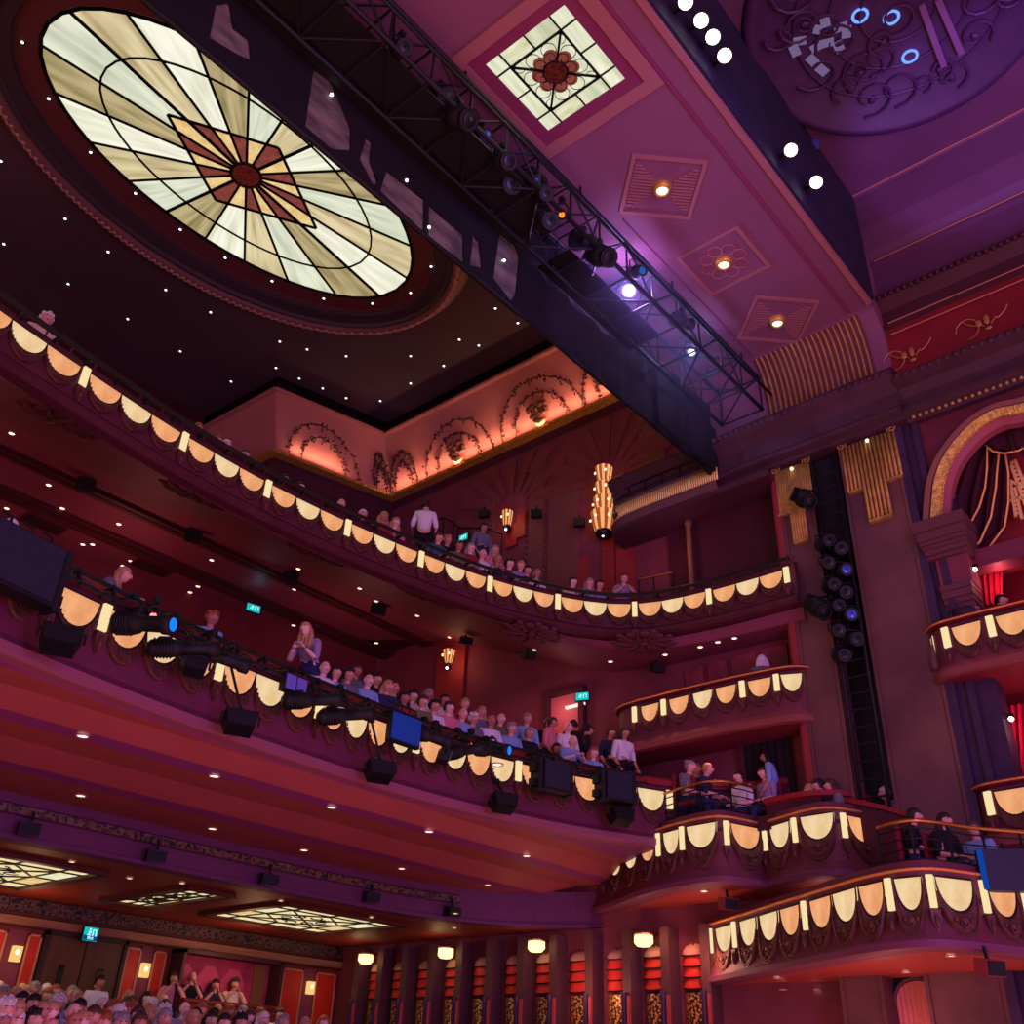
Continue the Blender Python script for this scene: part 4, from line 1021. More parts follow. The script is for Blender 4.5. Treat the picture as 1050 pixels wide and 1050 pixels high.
# masking drapes, with the ragged openings through which the ceiling shows
def cloth(mb, poly, y=7.0, th=.03): mb.prism(poly, (0,y,0), (1,0,0), (0,0,1), (0,th,0))
holes = [((222,4),(236,2),(240,28),(256,40),(258,62),(246,57),(214,38)), ((322,70),(340,82),(351,108),(362,135),(360,154),(340,153),(313,129)), ((376,140),(382,146),(380,165),(388,185),(383,190),(369,163)), ((394,172),(437,205),(435,238),(390,196)), ((440,209),(478,243),(476,270),(437,240)), ((485,240),(492,248),(495,275),(482,272)), ((512,240),(522,235),(533,262),(531,300),(524,309),(506,285))]
xh = []
for h in holes:
    q = [at(x,y,'y',7.0) for x,y in h]; xh.append((min(p.x for p in q), max(p.x for p in q), [(p.x,p.z) for p in q]))
mb = MB(); xs_ = [X0]
bm = bmesh.new()
def flat_with_holes():
    """one flat cloth from pipe to pipe with the openings cut out"""
    m2 = MB()
    edges = [X0]+[v for a,b,_ in xh for v in (a,b)]+[13.33]
    for i in range(0, len(edges), 2):
        a, b = edges[i], edges[i+1]
        if b-a > .004:
            n = max(1, int((b-a)/.22))
            rows = []
            for z in (9.5, 10.2, 10.87):
                rows.append([(a+(b-a)*k/n, 7.0+.03*math.sin((a+(b-a)*k/n)*9)*(1 if 0 < k < n else 0), z) for k in range(n+1)])
            m2.grid(rows, 0)
    for a, b, poly in xh:                       # strips above and below an opening
        N = 14
        def cut(x):
            zs = []
            for (x0,z0),(x1,z1) in zip(poly, poly[1:]+poly[:1]):
                if (x0-x)*(x1-x) <= 0 and abs(x1-x0) > 1e-6: zs.append(z0+(z1-z0)*(x-x0)/(x1-x0))
            return (min(zs), max(zs)) if zs else (10,10)
        lo, hi, X = [], [], []
        for k in range(N+1):
            x = a+(b-a)*(k/N if 0<k<N else (1e-4 if k==0 else 1-1e-4)); l, h_ = cut(x); X.append(a+(b-a)*k/N); lo.append(l); hi.append(h_)
        m2.grid([[(x,7.0,9.5) for x in X],[(x,7.0,z) for x,z in zip(X,lo)]], 0); m2.grid([[(x,7.0,z) for x,z in zip(X,hi)],[(x,7.0,10.87) for x in X]], 0)
    return m2
bm.free()
o = flat_with_holes().build('ragged_drape', CLOTH, t, calc=False)
sd_ = o.modifiers.new('thick', 'SOLIDIFY'); sd_.thickness = .02
GAU = mat('grey_gauze', (.46,.44,.38), .8, col2=(.28,.26,.24), scale=2.5, stretch=(1,1,3))
for a_, b_, poly in xh:
    g_ = MB(); g_.prism(poly, (0,7.035,0), (1,0,0), (0,0,1), (0,.01,0)); g_.build('gauze_patch', GAU, t)
mb = MB(); mb.box(X0,10.2,6.97,7.0,10.85,11.5); mb.box(10.2,13.3,6.97,7.0,10.85,11.05); mb.build('upper_drape', CLOTH, t)
mb = MB(); mb.box(X0,7.6,6.1,6.95,10.60,10.63); mb.box(8.2,10.6,6.35,6.95,10.60,10.63); mb.build('walkway', BLACKP, t)
mb = MB(); mb.tube([(X0,5.75,10.75),(13.3,5.75,10.75)], .025, 6); mb.tube([(X0,7.12,9.62),(8,7.12,9.62)], .02, 5); mb.build('lighting_pipe', BLACKM, t)
for (x,y),w in (((340,97),'topmost'),((417,185),'second'),((440,233),'third'),((517,267),'lowest')):
    g_ = MB(); q = at(x,y,'y',6.99); g_.ball(q,(.022,.022,.022),8,6); g_.tube([q,q+Vector((0,.04,.02))],.008,4); tag(g_.build('bulb', [glow('gauze_bulb',(.95,.97,1),4)]), f'small white bulb shining in the ragged openings of the bridge drape, {w} of four', 'light', 'bulbs in the bridge drape')
# two half-open black flags at the far end
mb = MB(); mb.box(12.35,13.3,6.9,6.98,9.55,10.5); mb.box(11.4,12.2,6.92,7.04,9.6,10.6); mb.build('end_flag', CLOTH, t)
# ================================================================== STAGE LIGHTS
def stage_light(name, label, p, aim, L=.42, r=.085, lens=None, kind='profile', group=None, up=.22, hang_from=None):
    p = Vector(p); t = thing(name, label, 'stage light', p, wc=True, group=group)
    d = Vector(aim).normalized(); M = d.to_track_quat('Z','Y').to_matrix()
    mb = MB()
    if kind == 'profile':
        mb.lathe([(r*.6,-L*.62),(r*1.05,-L*.55),(r*1.15,-L*.2),(r*1.0,-L*.1),(r*.8,-L*.06),(r*.85,L*.3),(r*1.05,L*.34),(r*1.05,L*.5),(r*.9,L*.5)], p, 12, M)
        for k in range(6): mb.lathe([(r*1.12,-.006),(r*1.28,-.004),(r*1.28,.004),(r*1.12,.006)], p-d*(L*.5-L*.05*k), 10, M)
        mb.obox(p-d*L*.33+M@Vector((0,r*.9,0)), r*.35, r*.5, L*.1, M)
    elif kind == 'head':
        mb.ball(p, (r*1.1,r*1.25,r*1.5), 12, 8, M); mb.lathe([(r*.8,r*.6),(r*1.05,r*1.4),(r*1.05,r*1.75),(r*.9,r*1.7)], p, 12, M); mb.obox(p-d*r*1.2, r*.8, r*.9, r*.35, M)
    else:   # flood: a tapered box with barn doors
        mb.obox(p, r*1.7, r*1.25, r*.8, M, 0, .78); mb.obox(p+d*r*.85, r*1.35, r*1.0, r*.06, M)
        for k in range(5): mb.obox(p-d*r*.85+M@Vector(((k-2)*r*.6,0,0)), r*.08, r*1.1, r*.15, M)
    mb.build('housing', BLACKM if kind != 'flood' else mat('flood_black',(.03,.03,.04),.5), t)
    mb = MB(); f = L*.5 if kind == 'profile' else (r*1.7 if kind == 'head' else r*.92)
    if kind == 'flood': mb.obox(p+d*f, r*1.2, r*.85, .005, M)
    else: mb.lathe([(0,f+.01),(r*.6,f+.005),(r*.9,f-.012)], p, 14, M)
    mb.build('lens', lens or mat('dark_lens',(.05,.055,.08),.35), t)
    mb = MB(); s = M@Vector((1,0,0)); s = Vector((s.x,s.y,0)).normalized() if abs(s.z) < .95 else Vector((1,0,0))
    q = p+Vector((0,0,up)); w = r*1.45 if kind != 'flood' else r*1.9
    mb.tube([p+s*w, p+s*w+Vector((0,0,up*.7)), q+s*w*.5, q-s*w*.5, p-s*w+Vector((0,0,up*.7)), p-s*w], .014, 5); mb.build('yoke', BLACKM, t)
    mb = MB(); e = Vector(hang_from) if hang_from is not None else q+Vector((0,0,.08))
    mb.tube([q-Vector((0,0,.01)), e], .016, 5); mb.obox(e, .035,.035,.035); mb.build('clamp', BLACKM, t)
    return t
VIO = glow('violet_white_lens', (1.0,.86,1.0), 25); BLUEL = glow('blue_lens', (.08,.42,.95), 1.6); BLUEW = glow('blue_white_lens', (.72,.86,1.0), 6)
p = at(645,298,'y',6.5)
stage_light('stage_light','dazzling violet-white stage light burning on the lighting bridge', p, -p, .4, .12, VIO, 'head', 'moving heads on the bridge')
p2 = at(709,361,'y',6.45)
stage_light('stage_light','small blue-white stage light glowing on the lattice end of the bridge', p2, -p2, .3, .085, BLUEW, 'head', 'moving heads on the bridge')
p3 = at(652,279,'y',6.0)
stage_light('stage_light','unlit stage light with a blue filter just above the dazzling one', p3, (-.2,-1,-.5), .3, .09, glow('blue_filter',(.10,.38,.70),.8), 'head', 'moving heads on the bridge')
p4 = at(576,220,'y',6.0)
stage_light('stage_light','stage light showing a small amber glow halfway along the bridge', p4, -p4, .3, .06, glow('amber_lens',(1,.50,.10),1.6), 'head', 'moving heads on the bridge')
i = 0
for (x,y),nm in zip([(410,50),(450,100),(470,120),(492,140),(515,165),(545,188),(556,200),(598,248),(615,262),(700,330),(560,228),(520,190)],
    ['highest up the bridge','below the topmost one on the bridge','amid the cluster left of the square laylight','lowest of the cluster left of the square laylight','just right of the cluster by the square laylight','with a faint blue gleam above the amber one','right beside the one with the amber glow','below the amber one on the bridge','just before the dazzling one on the bridge','on the lattice above the blue-white one','under the amber one, pointing to the stage','over the ragged drape halfway along']):
    q = at(x,y,'y',6.0+.35*(i % 2)); q = q*min(1, 11.12/q.z); stage_light('stage_light', f'unlit black stage light {nm}', q, (random.uniform(-.6,.3),-1,-.9), .42, .10+.02*(i % 3), mat('blue_glint_lens',(.25,.35,.75),.1,.5) if i in (5,3) else None, ('head','profile')[i % 2], 'unlit lights on the bridge', .20); i += 1
# ---- lights along the dress circle
def dpt(px, z, d):      # a point d in front of the dress circle, seen at pixel column px
    s = DC.s_at_px(px, z); p, n = DC.pt(s); return Vector((p[0]+n[0]*d, p[1]+n[1]*d, z))
LP = [(125,3.86,'long black profile light with a lit blue lens, leftmost on the dress circle rail',(.55,-1,-.1),BLUEL,'profile',.62,.10),
      (168,3.80,'long unlit black profile light right of the lit blue one',(1,-.3,.25),None,'profile',.66,.085),
      (206,3.86,'unlit black profile light third along the dress circle rail',(1,-.3,-.1),None,'profile',.58,.08),
      (302,3.82,'unlit black profile light under the purple lit box',(1,-.3,.25),None,'profile',.66,.085),
      (337,3.80,'unlit black profile light left of the blue screen',(1,-.3,.3),None,'profile',.66,.085),
      (425,3.90,'squat black stage light right of the blue screen',(1,-.5,-.2),None,'profile',.5,.09),
      (437,3.70,'stage light with a tiny green spot hanging right of the blue screen',(1,-.6,-.3),glow('green_spot',(.1,.65,.55),.5),'flood',.3,.075),
      (460,3.86,'unlit profile light left of the lit blue one near the two dark speakers',(1,-.4,.35),None,'profile',.55,.08),
      (489,3.98,'black profile light with a lit blue lens beside the two dark speakers',(.3,-1,-.15),BLUEL,'profile',.5,.085)]
for px,z,lab,aim,lens,kind,L,r in LP:
    c0 = dpt(px,z,.36); top = dpt(px,4.16,.2); stage_light('stage_light', lab, c0, aim, L, r, lens, kind, 'lights on the dress circle', .17, top)
# small red and purple lit heads
q = dpt(140,4.02,.26); stage_light('stage_light','small stage light glowing red on the dress circle rail', q, -q, .2, .05, glow('red_lens',(1,.45,.45),3), 'head', 'lights on the dress circle', .1)
q = dpt(470,4.0,.26); stage_light('stage_light','tiny red lamp on the dress circle rail left of the lit blue light', q, -q, .2, .035, glow('red_lens_dim',(1,.3,.2),1.5), 'head', 'lights on the dress circle', .1)
t = thing('lamp_box', 'box with two purple lit panes hung on the dress circle rail', 'stage light', dpt(287,4.0,.2), wc=True)
q = dpt(287,3.95,.24); s = DC.s_at_px(287,3.95); pN, nN = DC.pt(s); M = Matrix(((-nN[1],-nN[0],0),(nN[0],-nN[1],0),(0,0,1)))
mb = MB(); mb.obox(q, .17,.05,.11, M); mb.build('housing', BLACKM, t)
for k in (-1,1):
    mb = MB(); mb.obox(q+M@Vector((k*.082,-.055,0)), .07,.006,.085, M); mb.build('lit_pane', glow('purple_pane',(.35,.22,.62),.9), t)
# hanging floods below the fascia
for px,z,zt,lab in ((31,3.33,3.75,'black floodlight hanging under the large dark speaker at the left'),(220,3.24,3.95,'black floodlight on a long stem below the dress circle, left of the blue screen'),(367,3.24,3.9,'black floodlight on a stem hanging below the blue screen'),(498,3.28,3.6,'black floodlight under the left of the two dark speakers'),(623,3.42,3.55,'black floodlight under the right of the two dark speakers'),(173,3.62,3.8,'small black floodlight box under the profile lights at the left')):
    c0 = dpt(px,z,.40); top = dpt(px,zt,.24); stage_light('floodlight', lab, c0, (-.15,-.35,-.93), .3, .105 if px != 173 else .075, None, 'flood', 'floodlights under the dress circle', .13, top)
# ---- speakers and screens on the dress circle
NAVY = mat('speaker_cloth', (.10,.11,.17), .8, vary=.1, scale=30); SCRB = mat('blue_screen_face', (.05,.28,.58), .5)
def speaker(name, label, px, z, w, h, dep, face, d=.34, cat='speaker', ears=True):
    s = DC.s_at_px(px, z); p, n = DC.pt(s); M = Matrix(((-n[1],-n[0],0),(n[0],-n[1],0),(0,0,1))); c0 = Vector((p[0]+n[0]*d,p[1]+n[1]*d,z))
    t = thing(name, label, cat, c0, wc=True)
    mb = MB(); mb.obox(c0, w/2, dep/2, h/2, M); mb.build('cabinet', BLACKP, t)
    mb = MB(); mb.obox(c0+M@Vector((0,-dep/2-.006,.02*h)), w/2*.94, .008, h/2*.90, M); mb.build('front_cloth', face, t)
    if ears:
        for k in (-1,1):
            mb = MB(); mb.obox(c0+M@Vector((k*(w/2+.04),0,0)), .03, dep/2*.9, h/2*1.08, M)
            mb.obox(c0+M@Vector((k*(w/2+.07),.02,-h*.28)), .06, .05, .05, M); mb.obox(c0+M@Vector((k*(w/2+.07),.02,h*.2)), .05, .06, .06, M)
            mb.build('side_bracket', BLACKM, t)
    for k in (-.7,-.25,.25,.7):
        mb = MB(); a = c0+M@Vector((k*w/2,0,h/2)); mb.tube([a, a+Vector((0,0,.10)), a+M@Vector((0,.16,.2))], .014, 5); mb.build('hanger', BLACKM, t)
    return t
speaker('speaker','large dark speaker with a navy cloth front at the left edge',-20,3.82,.90,.56,.2,NAVY,.40)
speaker('screen','flat deep-blue screen panel fixed on the dress circle front',395,3.86,.52,.38,.08,SCRB,.36,'screen',False)
speaker('speaker','dark square speaker hung on the dress circle, left one of a pair',548,3.78,.46,.42,.24,NAVY,.42)
speaker('speaker','dark square speaker hung on the dress circle, right one of a pair by the terrace',614,3.80,.44,.42,.24,NAVY,.48)
# screen on the lower terrace
p = at(1038,893,'x',12.1); t = thing('screen', 'dark screen with a bright blue edge hung on the lower terrace at the right edge', 'screen', p, wc=True)
d = Vector((.62,-.79,0)); M = Matrix(((d.x,-d.y,0),(d.y,d.x,0),(0,0,1))).to_3x3(); M = Matrix(((.55,.83,0),(-.83,.55,0),(0,0,1))).to_3x3()
mb = MB(); mb.obox(p, .34,.07,.22, M); mb.build('cabinet', mat('screen_dark',(.04,.06,.10),.5), t)
mb = MB(); mb.obox(p+M@Vector((-.33,-.071,0)), .03,.006,.21, M); mb.build('lit_edge', glow('blue_edge',(.06,.25,.62),1), t)
mb = MB(); mb.bar(p+Vector((0,0,.2)), p+Vector((.15,.1,.32)), .03,.03); mb.build('bracket', BLACKM, t)
# small black speakers under the upper circle and along the stalls beam
def box_speaker(name, label, p, aim, w=.15, h=.10, d=.10, m=BLACKP, g=None):
    p = Vector(p); t = thing(name, label, 'speaker', p, wc=True, group=g); A = Vector(aim).normalized(); M = A.to_track_quat('Y','Z').to_matrix()
    mb = MB(); mb.obox(p, w, d, h, M); mb.build('cabinet', m, t)
    mb = MB(); mb.obox(p+A*(d+.005), w*.9, .008, h*.88, M); mb.build('grille', mat('speaker_grille',(.06,.05,.06),.7), t)
    mb = MB(); mb.tube([p, p+Vector((0,0,h+.12))-A*.03], .02, 5); mb.build('bracket', BLACKM, t)
for (x,y),w in zip([(88,498),(198,550),(298,592),(388,625),(478,657),(542,672),(674,685)],['first from the left','second from the left','third from the left','fourth from the left','above the dress circle wall lamp','sixth, right of the wall lamp','last, above the box front']):
    d = ray(x,y); k = 5
    while (d*k).z < uz((d*k).y)-.14 and k < 26 and (d*k).x < 13.7: k += .01
    box_speaker('speaker', f'small black speaker under the upper circle, {w}', d*k, (-.5,-1,-.3), .14 if x < 400 else .11, .10 if x < 400 else .075, .09, BLACKP, 'small speakers under the upper circle')
for (x,y),w in zip([(30,850),(160,878),(276,902),(381,920),(464,935)],['leftmost','second from the left','third from the left','fourth from the left','last, where the beam curves']):
    box_speaker('speaker', f'small black speaker on the purple stalls beam, {w}', at(x,y,'y',12.02 if x < 440 else 11.75), (-.3,-1,-.15), .12, .075, .08, BLACKP, 'small speakers on the stalls beam')
for (x,y),w in zip([(496,527),(550,527),(594,536)],['left of the small wall lamp','right of the small wall lamp','left of the tall tiered lamp']):
    box_speaker('speaker', f'small black speaker on the upper wall, {w}', at(x,y,'x',13.82), (-1,-.6,-.3), .11, .08, .09, BLACKP, 'small speakers on the upper wall')
for (x,y),lab,m in (((747,927),'small maroon speaker hanging under the higher terrace',mat('maroon_box',(.50,.16,.18),.5)),((632,952),'small maroon speaker hanging beside the stalls pillars',mat('maroon_box',(.5,.16,.18),.5)),((1015,992),'small maroon speaker under the lower terrace at the right',mat('maroon_box',(.5,.16,.18),.5))):
    zz = 2.33 if y < 960 else 1.24
    box_speaker('speaker', lab, at(x,y,'z',zz), (-.6,-1,-.2), .12, .08, .09, m)
# ================================================================== WALL LAMPS
SCG = glow('fluted_glass', (.98,.72,.46), .95); BULB = glow('hot_bulb', (1,.93,.74), 2.2)
def wall_lamp(label, x, y, z, tiers, backs):
    t = thing('wall_lamp', label, 'lamp', (x,y,z), wc=True)
    mb = MB()
    for (y0,y1,z0,z1,th) in backs: mb.box(x-th,x,y+y0,y+y1,z+z0,z+z1)
    if backs: mb.build('stepped_backplate', mat('backplate_red',(.60,.16,.14),.5), t)
    for (zz,r0,r1,h,nb) in tiers:
        mb = MB(); c0 = (x-.05-r1*.55,y,z+zz); N = 18; rows = []
        for k in range(6):
            q = k/5; r = r0+(r1-r0)*q**.7; rows.append([(c0[0]+r*(1+.05*(j % 2))*math.cos(2*PI*j/N), c0[1]+r*(1+.05*(j % 2))*math.sin(2*PI*j/N), c0[2]+h*q) for j in range(N)])
        f0 = len(mb.f); mb.grid(rows, 0, False, True)
        for fi in range(f0, len(mb.f)): mb.m[fi] = (fi-f0) % 2
        mb.build('glass_cup', [SCG, glow('fluted_glass_amber',(.70,.30,.16),.9)], t)
        for j in range(nb):
            mb = MB(); a = PI/2+PI*(j+.5)/nb; mb.ball((c0[0]+r1*1.04*math.cos(a), c0[1]+r1*1.04*math.sin(a), c0[2]+h*.62), (.02,.026,.03), 8, 5); mb.build('bulb', BULB, t)
    mb = MB(); zz, r0, r1, h, nb = tiers[0]; c0 = (x-.05-r1*.55,y,z+zz)
    mb.lathe([(r0*.5,-.13),(r0*.9,-.12),(r0*1.05,-.03),(r0*1.0,.0)], c0, 14); mb.build('metal_cap', mat('lamp_cap',(.22,.20,.24),.3,.7), t)
    mb = MB(); mb.ball((c0[0]-.05,c0[1]-.02,c0[2]-.12),(.03,.03,.03),8,6); mb.build('downlight_bulb', glow('cap_bulb',(.9,.92,1),4), t)
    return t
wall_lamp('tall four-tiered fluted glass wall lamp on stepped red plates on the upper wall', 13.98, 9.78, 9.55,
    [(.0,.16,.25,.42,3),(.43,.14,.21,.34,3),(.79,.12,.185,.33,2),(1.14,.11,.175,.38,2)], [(-.22,.24,-.05,1.05,.05),(-.42,.0,-.0,1.3,.04),(-.62,-.42,.1,.95,.03),(-.15,.15,-.35,-.05,.04)])
wall_lamp('small single fluted glass wall lamp on the upper wall, left of the tall one', 13.98, 12.42, 10.62, [(.0,.08,.12,.36,2)], [(-.45,-.22,-.35,.25,.04),(-.22,.1,-.5,.05,.03)])
pp = at(462,676,'x',13.9)
wall_lamp('single fluted glass wall lamp on a red pilaster at the back of the dress circle', 13.96, pp.y, pp.z-.12, [(.0,.06,.13,.30,2)], [])
mb = MB(); mb.box(13.90,14.0,pp.y-.42,pp.y+.42,4.5,8.35); tag(mb.build('pilaster', mat('pilaster_red',(.50,.16,.16),.6)), 'flat red pilaster behind the dress circle wall lamp', 'pilaster')
# square lamps over the stalls pillars and on the rear wall
for (x,y),w in zip([(375,983),(457,977),(550,970),(660,964)],['farthest of the row, at the rear corner','second of the row from the rear','third of the row from the rear','nearest and largest of the row']):
    c0 = at(x,y,'x',13.62); t = thing('wall_lamp', f'glowing square lantern over the stalls pillars, {w}', 'lamp', c0, wc=True, group='lanterns over the stalls pillars')
    mb = MB(); mb.lathe([(.10,.07),(.145,.06),(.15,-.04),(.10,-.09),(.02,-.10)], c0, 8, Matrix.Rotation(PI/8,3,'Z'), 0, False); mb.build('glass_shade', glow('lantern_glass',(1,.86,.58),2.2), t)
    mb = MB(); mb.lathe([(.16,.07),(.16,.09),(.12,.10)], c0, 8, Matrix.Rotation(PI/8,3,'Z'), 0, False); mb.bar(c0+Vector((0,0,.09)), (13.95,c0.y,c0.z+.11), .05,.04); mb.build('metal_rim', BRASS, t)
    lamp('lantern_light','POINT', c0+Vector((-.25,0,-.02)), 2.2, (1,.62,.30), .08)
for (x,y),w in zip([(16,978),(148,995),(318,1013)],['left of the double doors','between the double doors and the window box','near the corner of the side wall']):
    c0 = at(x,y,'y',16.42); t = thing('wall_lamp', f'small glowing square wall lamp, {w}', 'lamp', c0, wc=True, group='square lamps on the rear stalls wall')
    mb = MB(); mb.box(c0.x-.07,c0.x+.07,16.36,16.46,c0.z-.11,c0.z+.11); mb.build('shade', glow('square_shade',(1.0,.80,.48),.95), t)
    mb = MB(); mb.ball((c0.x-.01,16.35,c0.z+.02),(.035,.02,.04),8,6); mb.build('bulb', BULB, t)
    lamp('wall_glow','POINT', (c0.x,16.1,c0.z), .8, (1,.6,.3), .06)
# ================================================================== EXIT SIGNS
def exit_sign(label, p, u, nrm, w, h, two=False):
    """u: along the sign, nrm: out of its face"""
    p = Vector(p); u = Vector(u).normalized(); n = Vector(nrm).normalized(); v = Vector((0,0,1)); M = Matrix((u,n,v)).transposed()
    t = thing('exit_sign', label, 'sign', p, wc=True)
    mb = MB(); mb.obox(p-n*.03, w/2+.012, .025, h/2+.012, M); mb.build('housing', mat('sign_black',(.04,.05,.06),.5), t)
    mb = MB(); mb.obox(p, w/2, .004, h/2, M, 0)
    if two: mb.obox(p+n*.003-v*h*.28, w/2, .004, h*.2, M, 1)
    mb.build('lit_face', [glow('exit_teal',(.05,.72,.74),1.1), glow('exit_blue',(.03,.30,.55),.9)], t)
    W = glow('exit_white',(.85,1,1),1.2); mb = MB(); q = p+n*.010
    def bar(x0,z0,x1,z1,th=.10): mb.bar(q+u*x0*w+v*z0*h, q+u*x1*w+v*z1*h, th*h, .006)
    # running figure, arrow, doorway
    z = .1 if two else 0
    mb.obox(q+u*(-.10*w)+v*(z+.26)*h, .05*h,.004,.06*h,M)
    for a in ((-.10,.18,-.14,-.02),(-.14,-.02,-.06,-.16),(-.06,-.16,-.10,-.30),(-.14,-.02,-.22,-.14),(-.22,-.14,-.30,-.14),(-.11,.14,-.02,.06),(-.02,.06,.03,.12),(-.12,.14,-.22,.08)): bar(a[0],a[1]+z*.6,a[2],a[3]+z*.6,.08)
    for a in ((.12,-.30,.12,.30),(.12,.30,.34,.30),(.34,.30,.34,-.30)): bar(a[0],a[1]*.8+z,a[2],a[3]*.8+z,.06)
    mb.build('pictogram', W, t)
    if two:
        fc = bpy.data.curves.new('lettering','FONT'); fc.body = 'Exit'; fc.size = h*.34; fc.align_x = 'CENTER'; fc.align_y = 'CENTER'; fc.extrude = .002
        fo = bpy.data.objects.new('lettering', fc); COL.objects.link(fo); fo.parent = t; fo.location = n*.012-v*h*.28
        fo.rotation_euler = Matrix((u,v,n)).transposed().to_euler(); fc.materials.append(W)
        bpy.context.view_layer.update(); me = bpy.data.meshes.new_from_object(fo.evaluated_get(bpy.context.evaluated_depsgraph_get())); lo, ro = fo.location.copy(), fo.rotation_euler.copy(); bpy.data.objects.remove(fo)
        fo = bpy.data.objects.new('lettering', me); COL.objects.link(fo); fo.parent = t; fo.location = lo; fo.rotation_euler = ro
    return t
exit_sign('lit teal exit sign with a blue strip over the stalls double doors', at(93,958,'y',16.2), (1,0,0), (0,-1,0), .24, .20, True)
exit_sign('lit teal exit sign on the back wall behind the dress circle', at(260,623.5,'y',15.5), (.97,-.2,0), (-.2,-.97,0), .28, .15)
exit_sign('lit teal exit sign over the doorway beside the right-hand pair of speakers', at(597,714,'x',13.6), (.35,-1,0), (-1,-.35,0), .24, .14)
exit_sign('lit teal exit sign low behind the heads in the upper circle', at(475,551,'x',13.9), (0,-1,0), (-1,0,0), .26, .15)
p = at(260,617,'y',15.4); lamp('exit_glow','POINT', p+Vector((0,-.05,.2)), .8, (.05,.75,1), .05)
# ================================================================== DOORS AND OPENINGS
t = thing('double_door', 'wide brown double doors under the exit sign at the back of the stalls', 'door', (8.6,16.45,0), wc=True)
for k,(x0,x1) in enumerate(((7.92,8.56),(8.58,9.22))):
    mb = MB(); mb.box(x0,x1,16.40,16.47,0,1.82); d = mb.build('door_leaf', mat('door_timber',(.33,.19,.10),.45,vary=.2,scale=2,stretch=(4,4,.5)), t)
    mb = MB(); c0 = (x0+x1)/2; mb.box(c0-.05,c0+.05,16.385,16.40,1.15,1.42); mb.build('door_window', mat('dark_glass',(.03,.03,.03),.1), d)
    mb = MB(); xx = x1-.07 if k == 0 else x0+.07; mb.box(xx-.045,xx+.045,16.375,16.40,.65,1.0); mb.build('push_plate', mat('push_plate_violet',(.55,.45,.60),.35,.4), d)
mb = MB(); mb.box(7.86,7.92,16.36,16.48,0,1.88); mb.box(9.22,9.28,16.36,16.48,0,1.88); mb.box(7.86,9.28,16.36,16.48,1.82,1.88); mb.build('door_frame', mat('door_frame_dark',(.18,.10,.08),.5), t)
# viewing window with an upholstered counter in the rear wall
t = thing('viewing_window', 'open window box with magenta walls in the rear stalls wall', 'window', (11.1,16.45,1.2), wc=True)
w0, w1 = at(176,1000,'y',16.45).x, at(275,1000,'y',16.45).x
mb = MB(); mb.box(w0,w1,16.43,16.49,1.05,1.80); mb.build('recess', mat('window_magenta',(.62,.16,.28),.7,col2=(.46,.10,.20),scale=2), t)
mb = MB()
for k in range(3):
    cx = w0+.2+k*.52; mb.prism([(cx-.25,1.05),(cx+.25,1.05),(cx+.25,1.45),(cx+.1,1.66),(cx-.1,1.66),(cx-.25,1.45)], (0,16.42,0), (1,0,0),(0,0,1),(0,.02,0))
mb.build('arched_panel', mat('window_pink',(.70,.24,.36),.7), t)
mb = MB(); mb.box(w1-.36,w1-.08,16.40,16.44,1.0,1.78); mb.build('curtain', mat('tan_curtain',(.45,.28,.14),.8,bump=.4,bscale=8), t)
mb = MB(); mb.box(w0-.05,w0,16.1,16.5,.0,1.86); mb.box(w1,w1+.05,16.1,16.5,0,1.86); mb.box(w0-.05,w1+.05,16.1,16.5,1.80,1.86); mb.build('frame', mat('window_frame',(.24,.09,.12),.5), t)
mb = MB(); mb.box(w0,w1,15.95,16.12,.2,1.05); mb.box(w0,w1,15.92,16.14,1.05,1.10); mb.build('counter', mat('counter_red',(.42,.10,.08),.5), t)
# dark doorway under the box, lit doorway beside the dress circle
a = at(765,762,'x',13.98); b = at(822,840,'x',13.98)
t = thing('doorway', 'black curtained doorway under the small box front beside the columns', 'door', (13.9,(a.y+b.y)/2,b.z), wc=True)
mb = MB(); n = 20; mb.grid([[(13.92+.03*math.sin(k*1.9), b.y+(a.y-b.y)*k/n, z) for k in range(n+1)] for z in (3.1,a.z-.05)], 0, True); mb.build('curtain', mat('black_curtain',(.10,.05,.08),.8), t)
mb = MB(); mb.box(13.86,14,a.y,a.y+.07,3.1,a.z); mb.box(13.86,14,b.y,a.y+.07,a.z-.05,a.z+.04); mb.build('door_frame', mat('door_frame_plum',(.28,.10,.18),.6), t)
a = at(566,717,'x',13.98); b = at(596,775,'x',13.98)
t = thing('doorway', 'lit pink doorway under the exit sign at the end of the dress circle', 'door', (13.9,(a.y+b.y)/2,b.z), wc=True)
mb = MB(); mb.box(13.955,13.985,b.y,a.y,4.4,a.z); mb.build('corridor_wall', mat('corridor_pink',(.72,.34,.36),.7), t); lamp('corridor_light','POINT',(13.6,(a.y+b.y)/2,a.z-.3),5,(1,.55,.5),.05)
mb = MB(); mb.box(13.88,14,a.y,a.y+.12,4.4,a.z+.1); mb.box(13.88,14,b.y-.12,b.y,4.4,a.z+.1); mb.box(13.88,14,b.y,a.y,a.z,a.z+.1); mb.build('door_frame', WALLD, t)
mb = MB(); q = at(590,724,'x',13.93); mb.box(13.90,13.95,q.y-.22,q.y+.22,q.z-.02,q.z+.03); mb.build('strip_light', glow('doorway_strip',(.9,.9,.85),1.2), t)
# stepped panels on the wall behind the small box
mb = MB()
for k,(y0,y1) in enumerate(((6.3,6.75),(6.85,7.3),(7.4,7.75),(7.85,8.2))): mb.box(13.93,14.0,y0,y1,5.3,6.35)
tag(mb.build('wall_panelling', mat('rose_panel',(.55,.20,.24),.6,col2=(.34,.14,.20),scale=2)), 'rose and plum wall panelling behind the small box front', 'panelling')
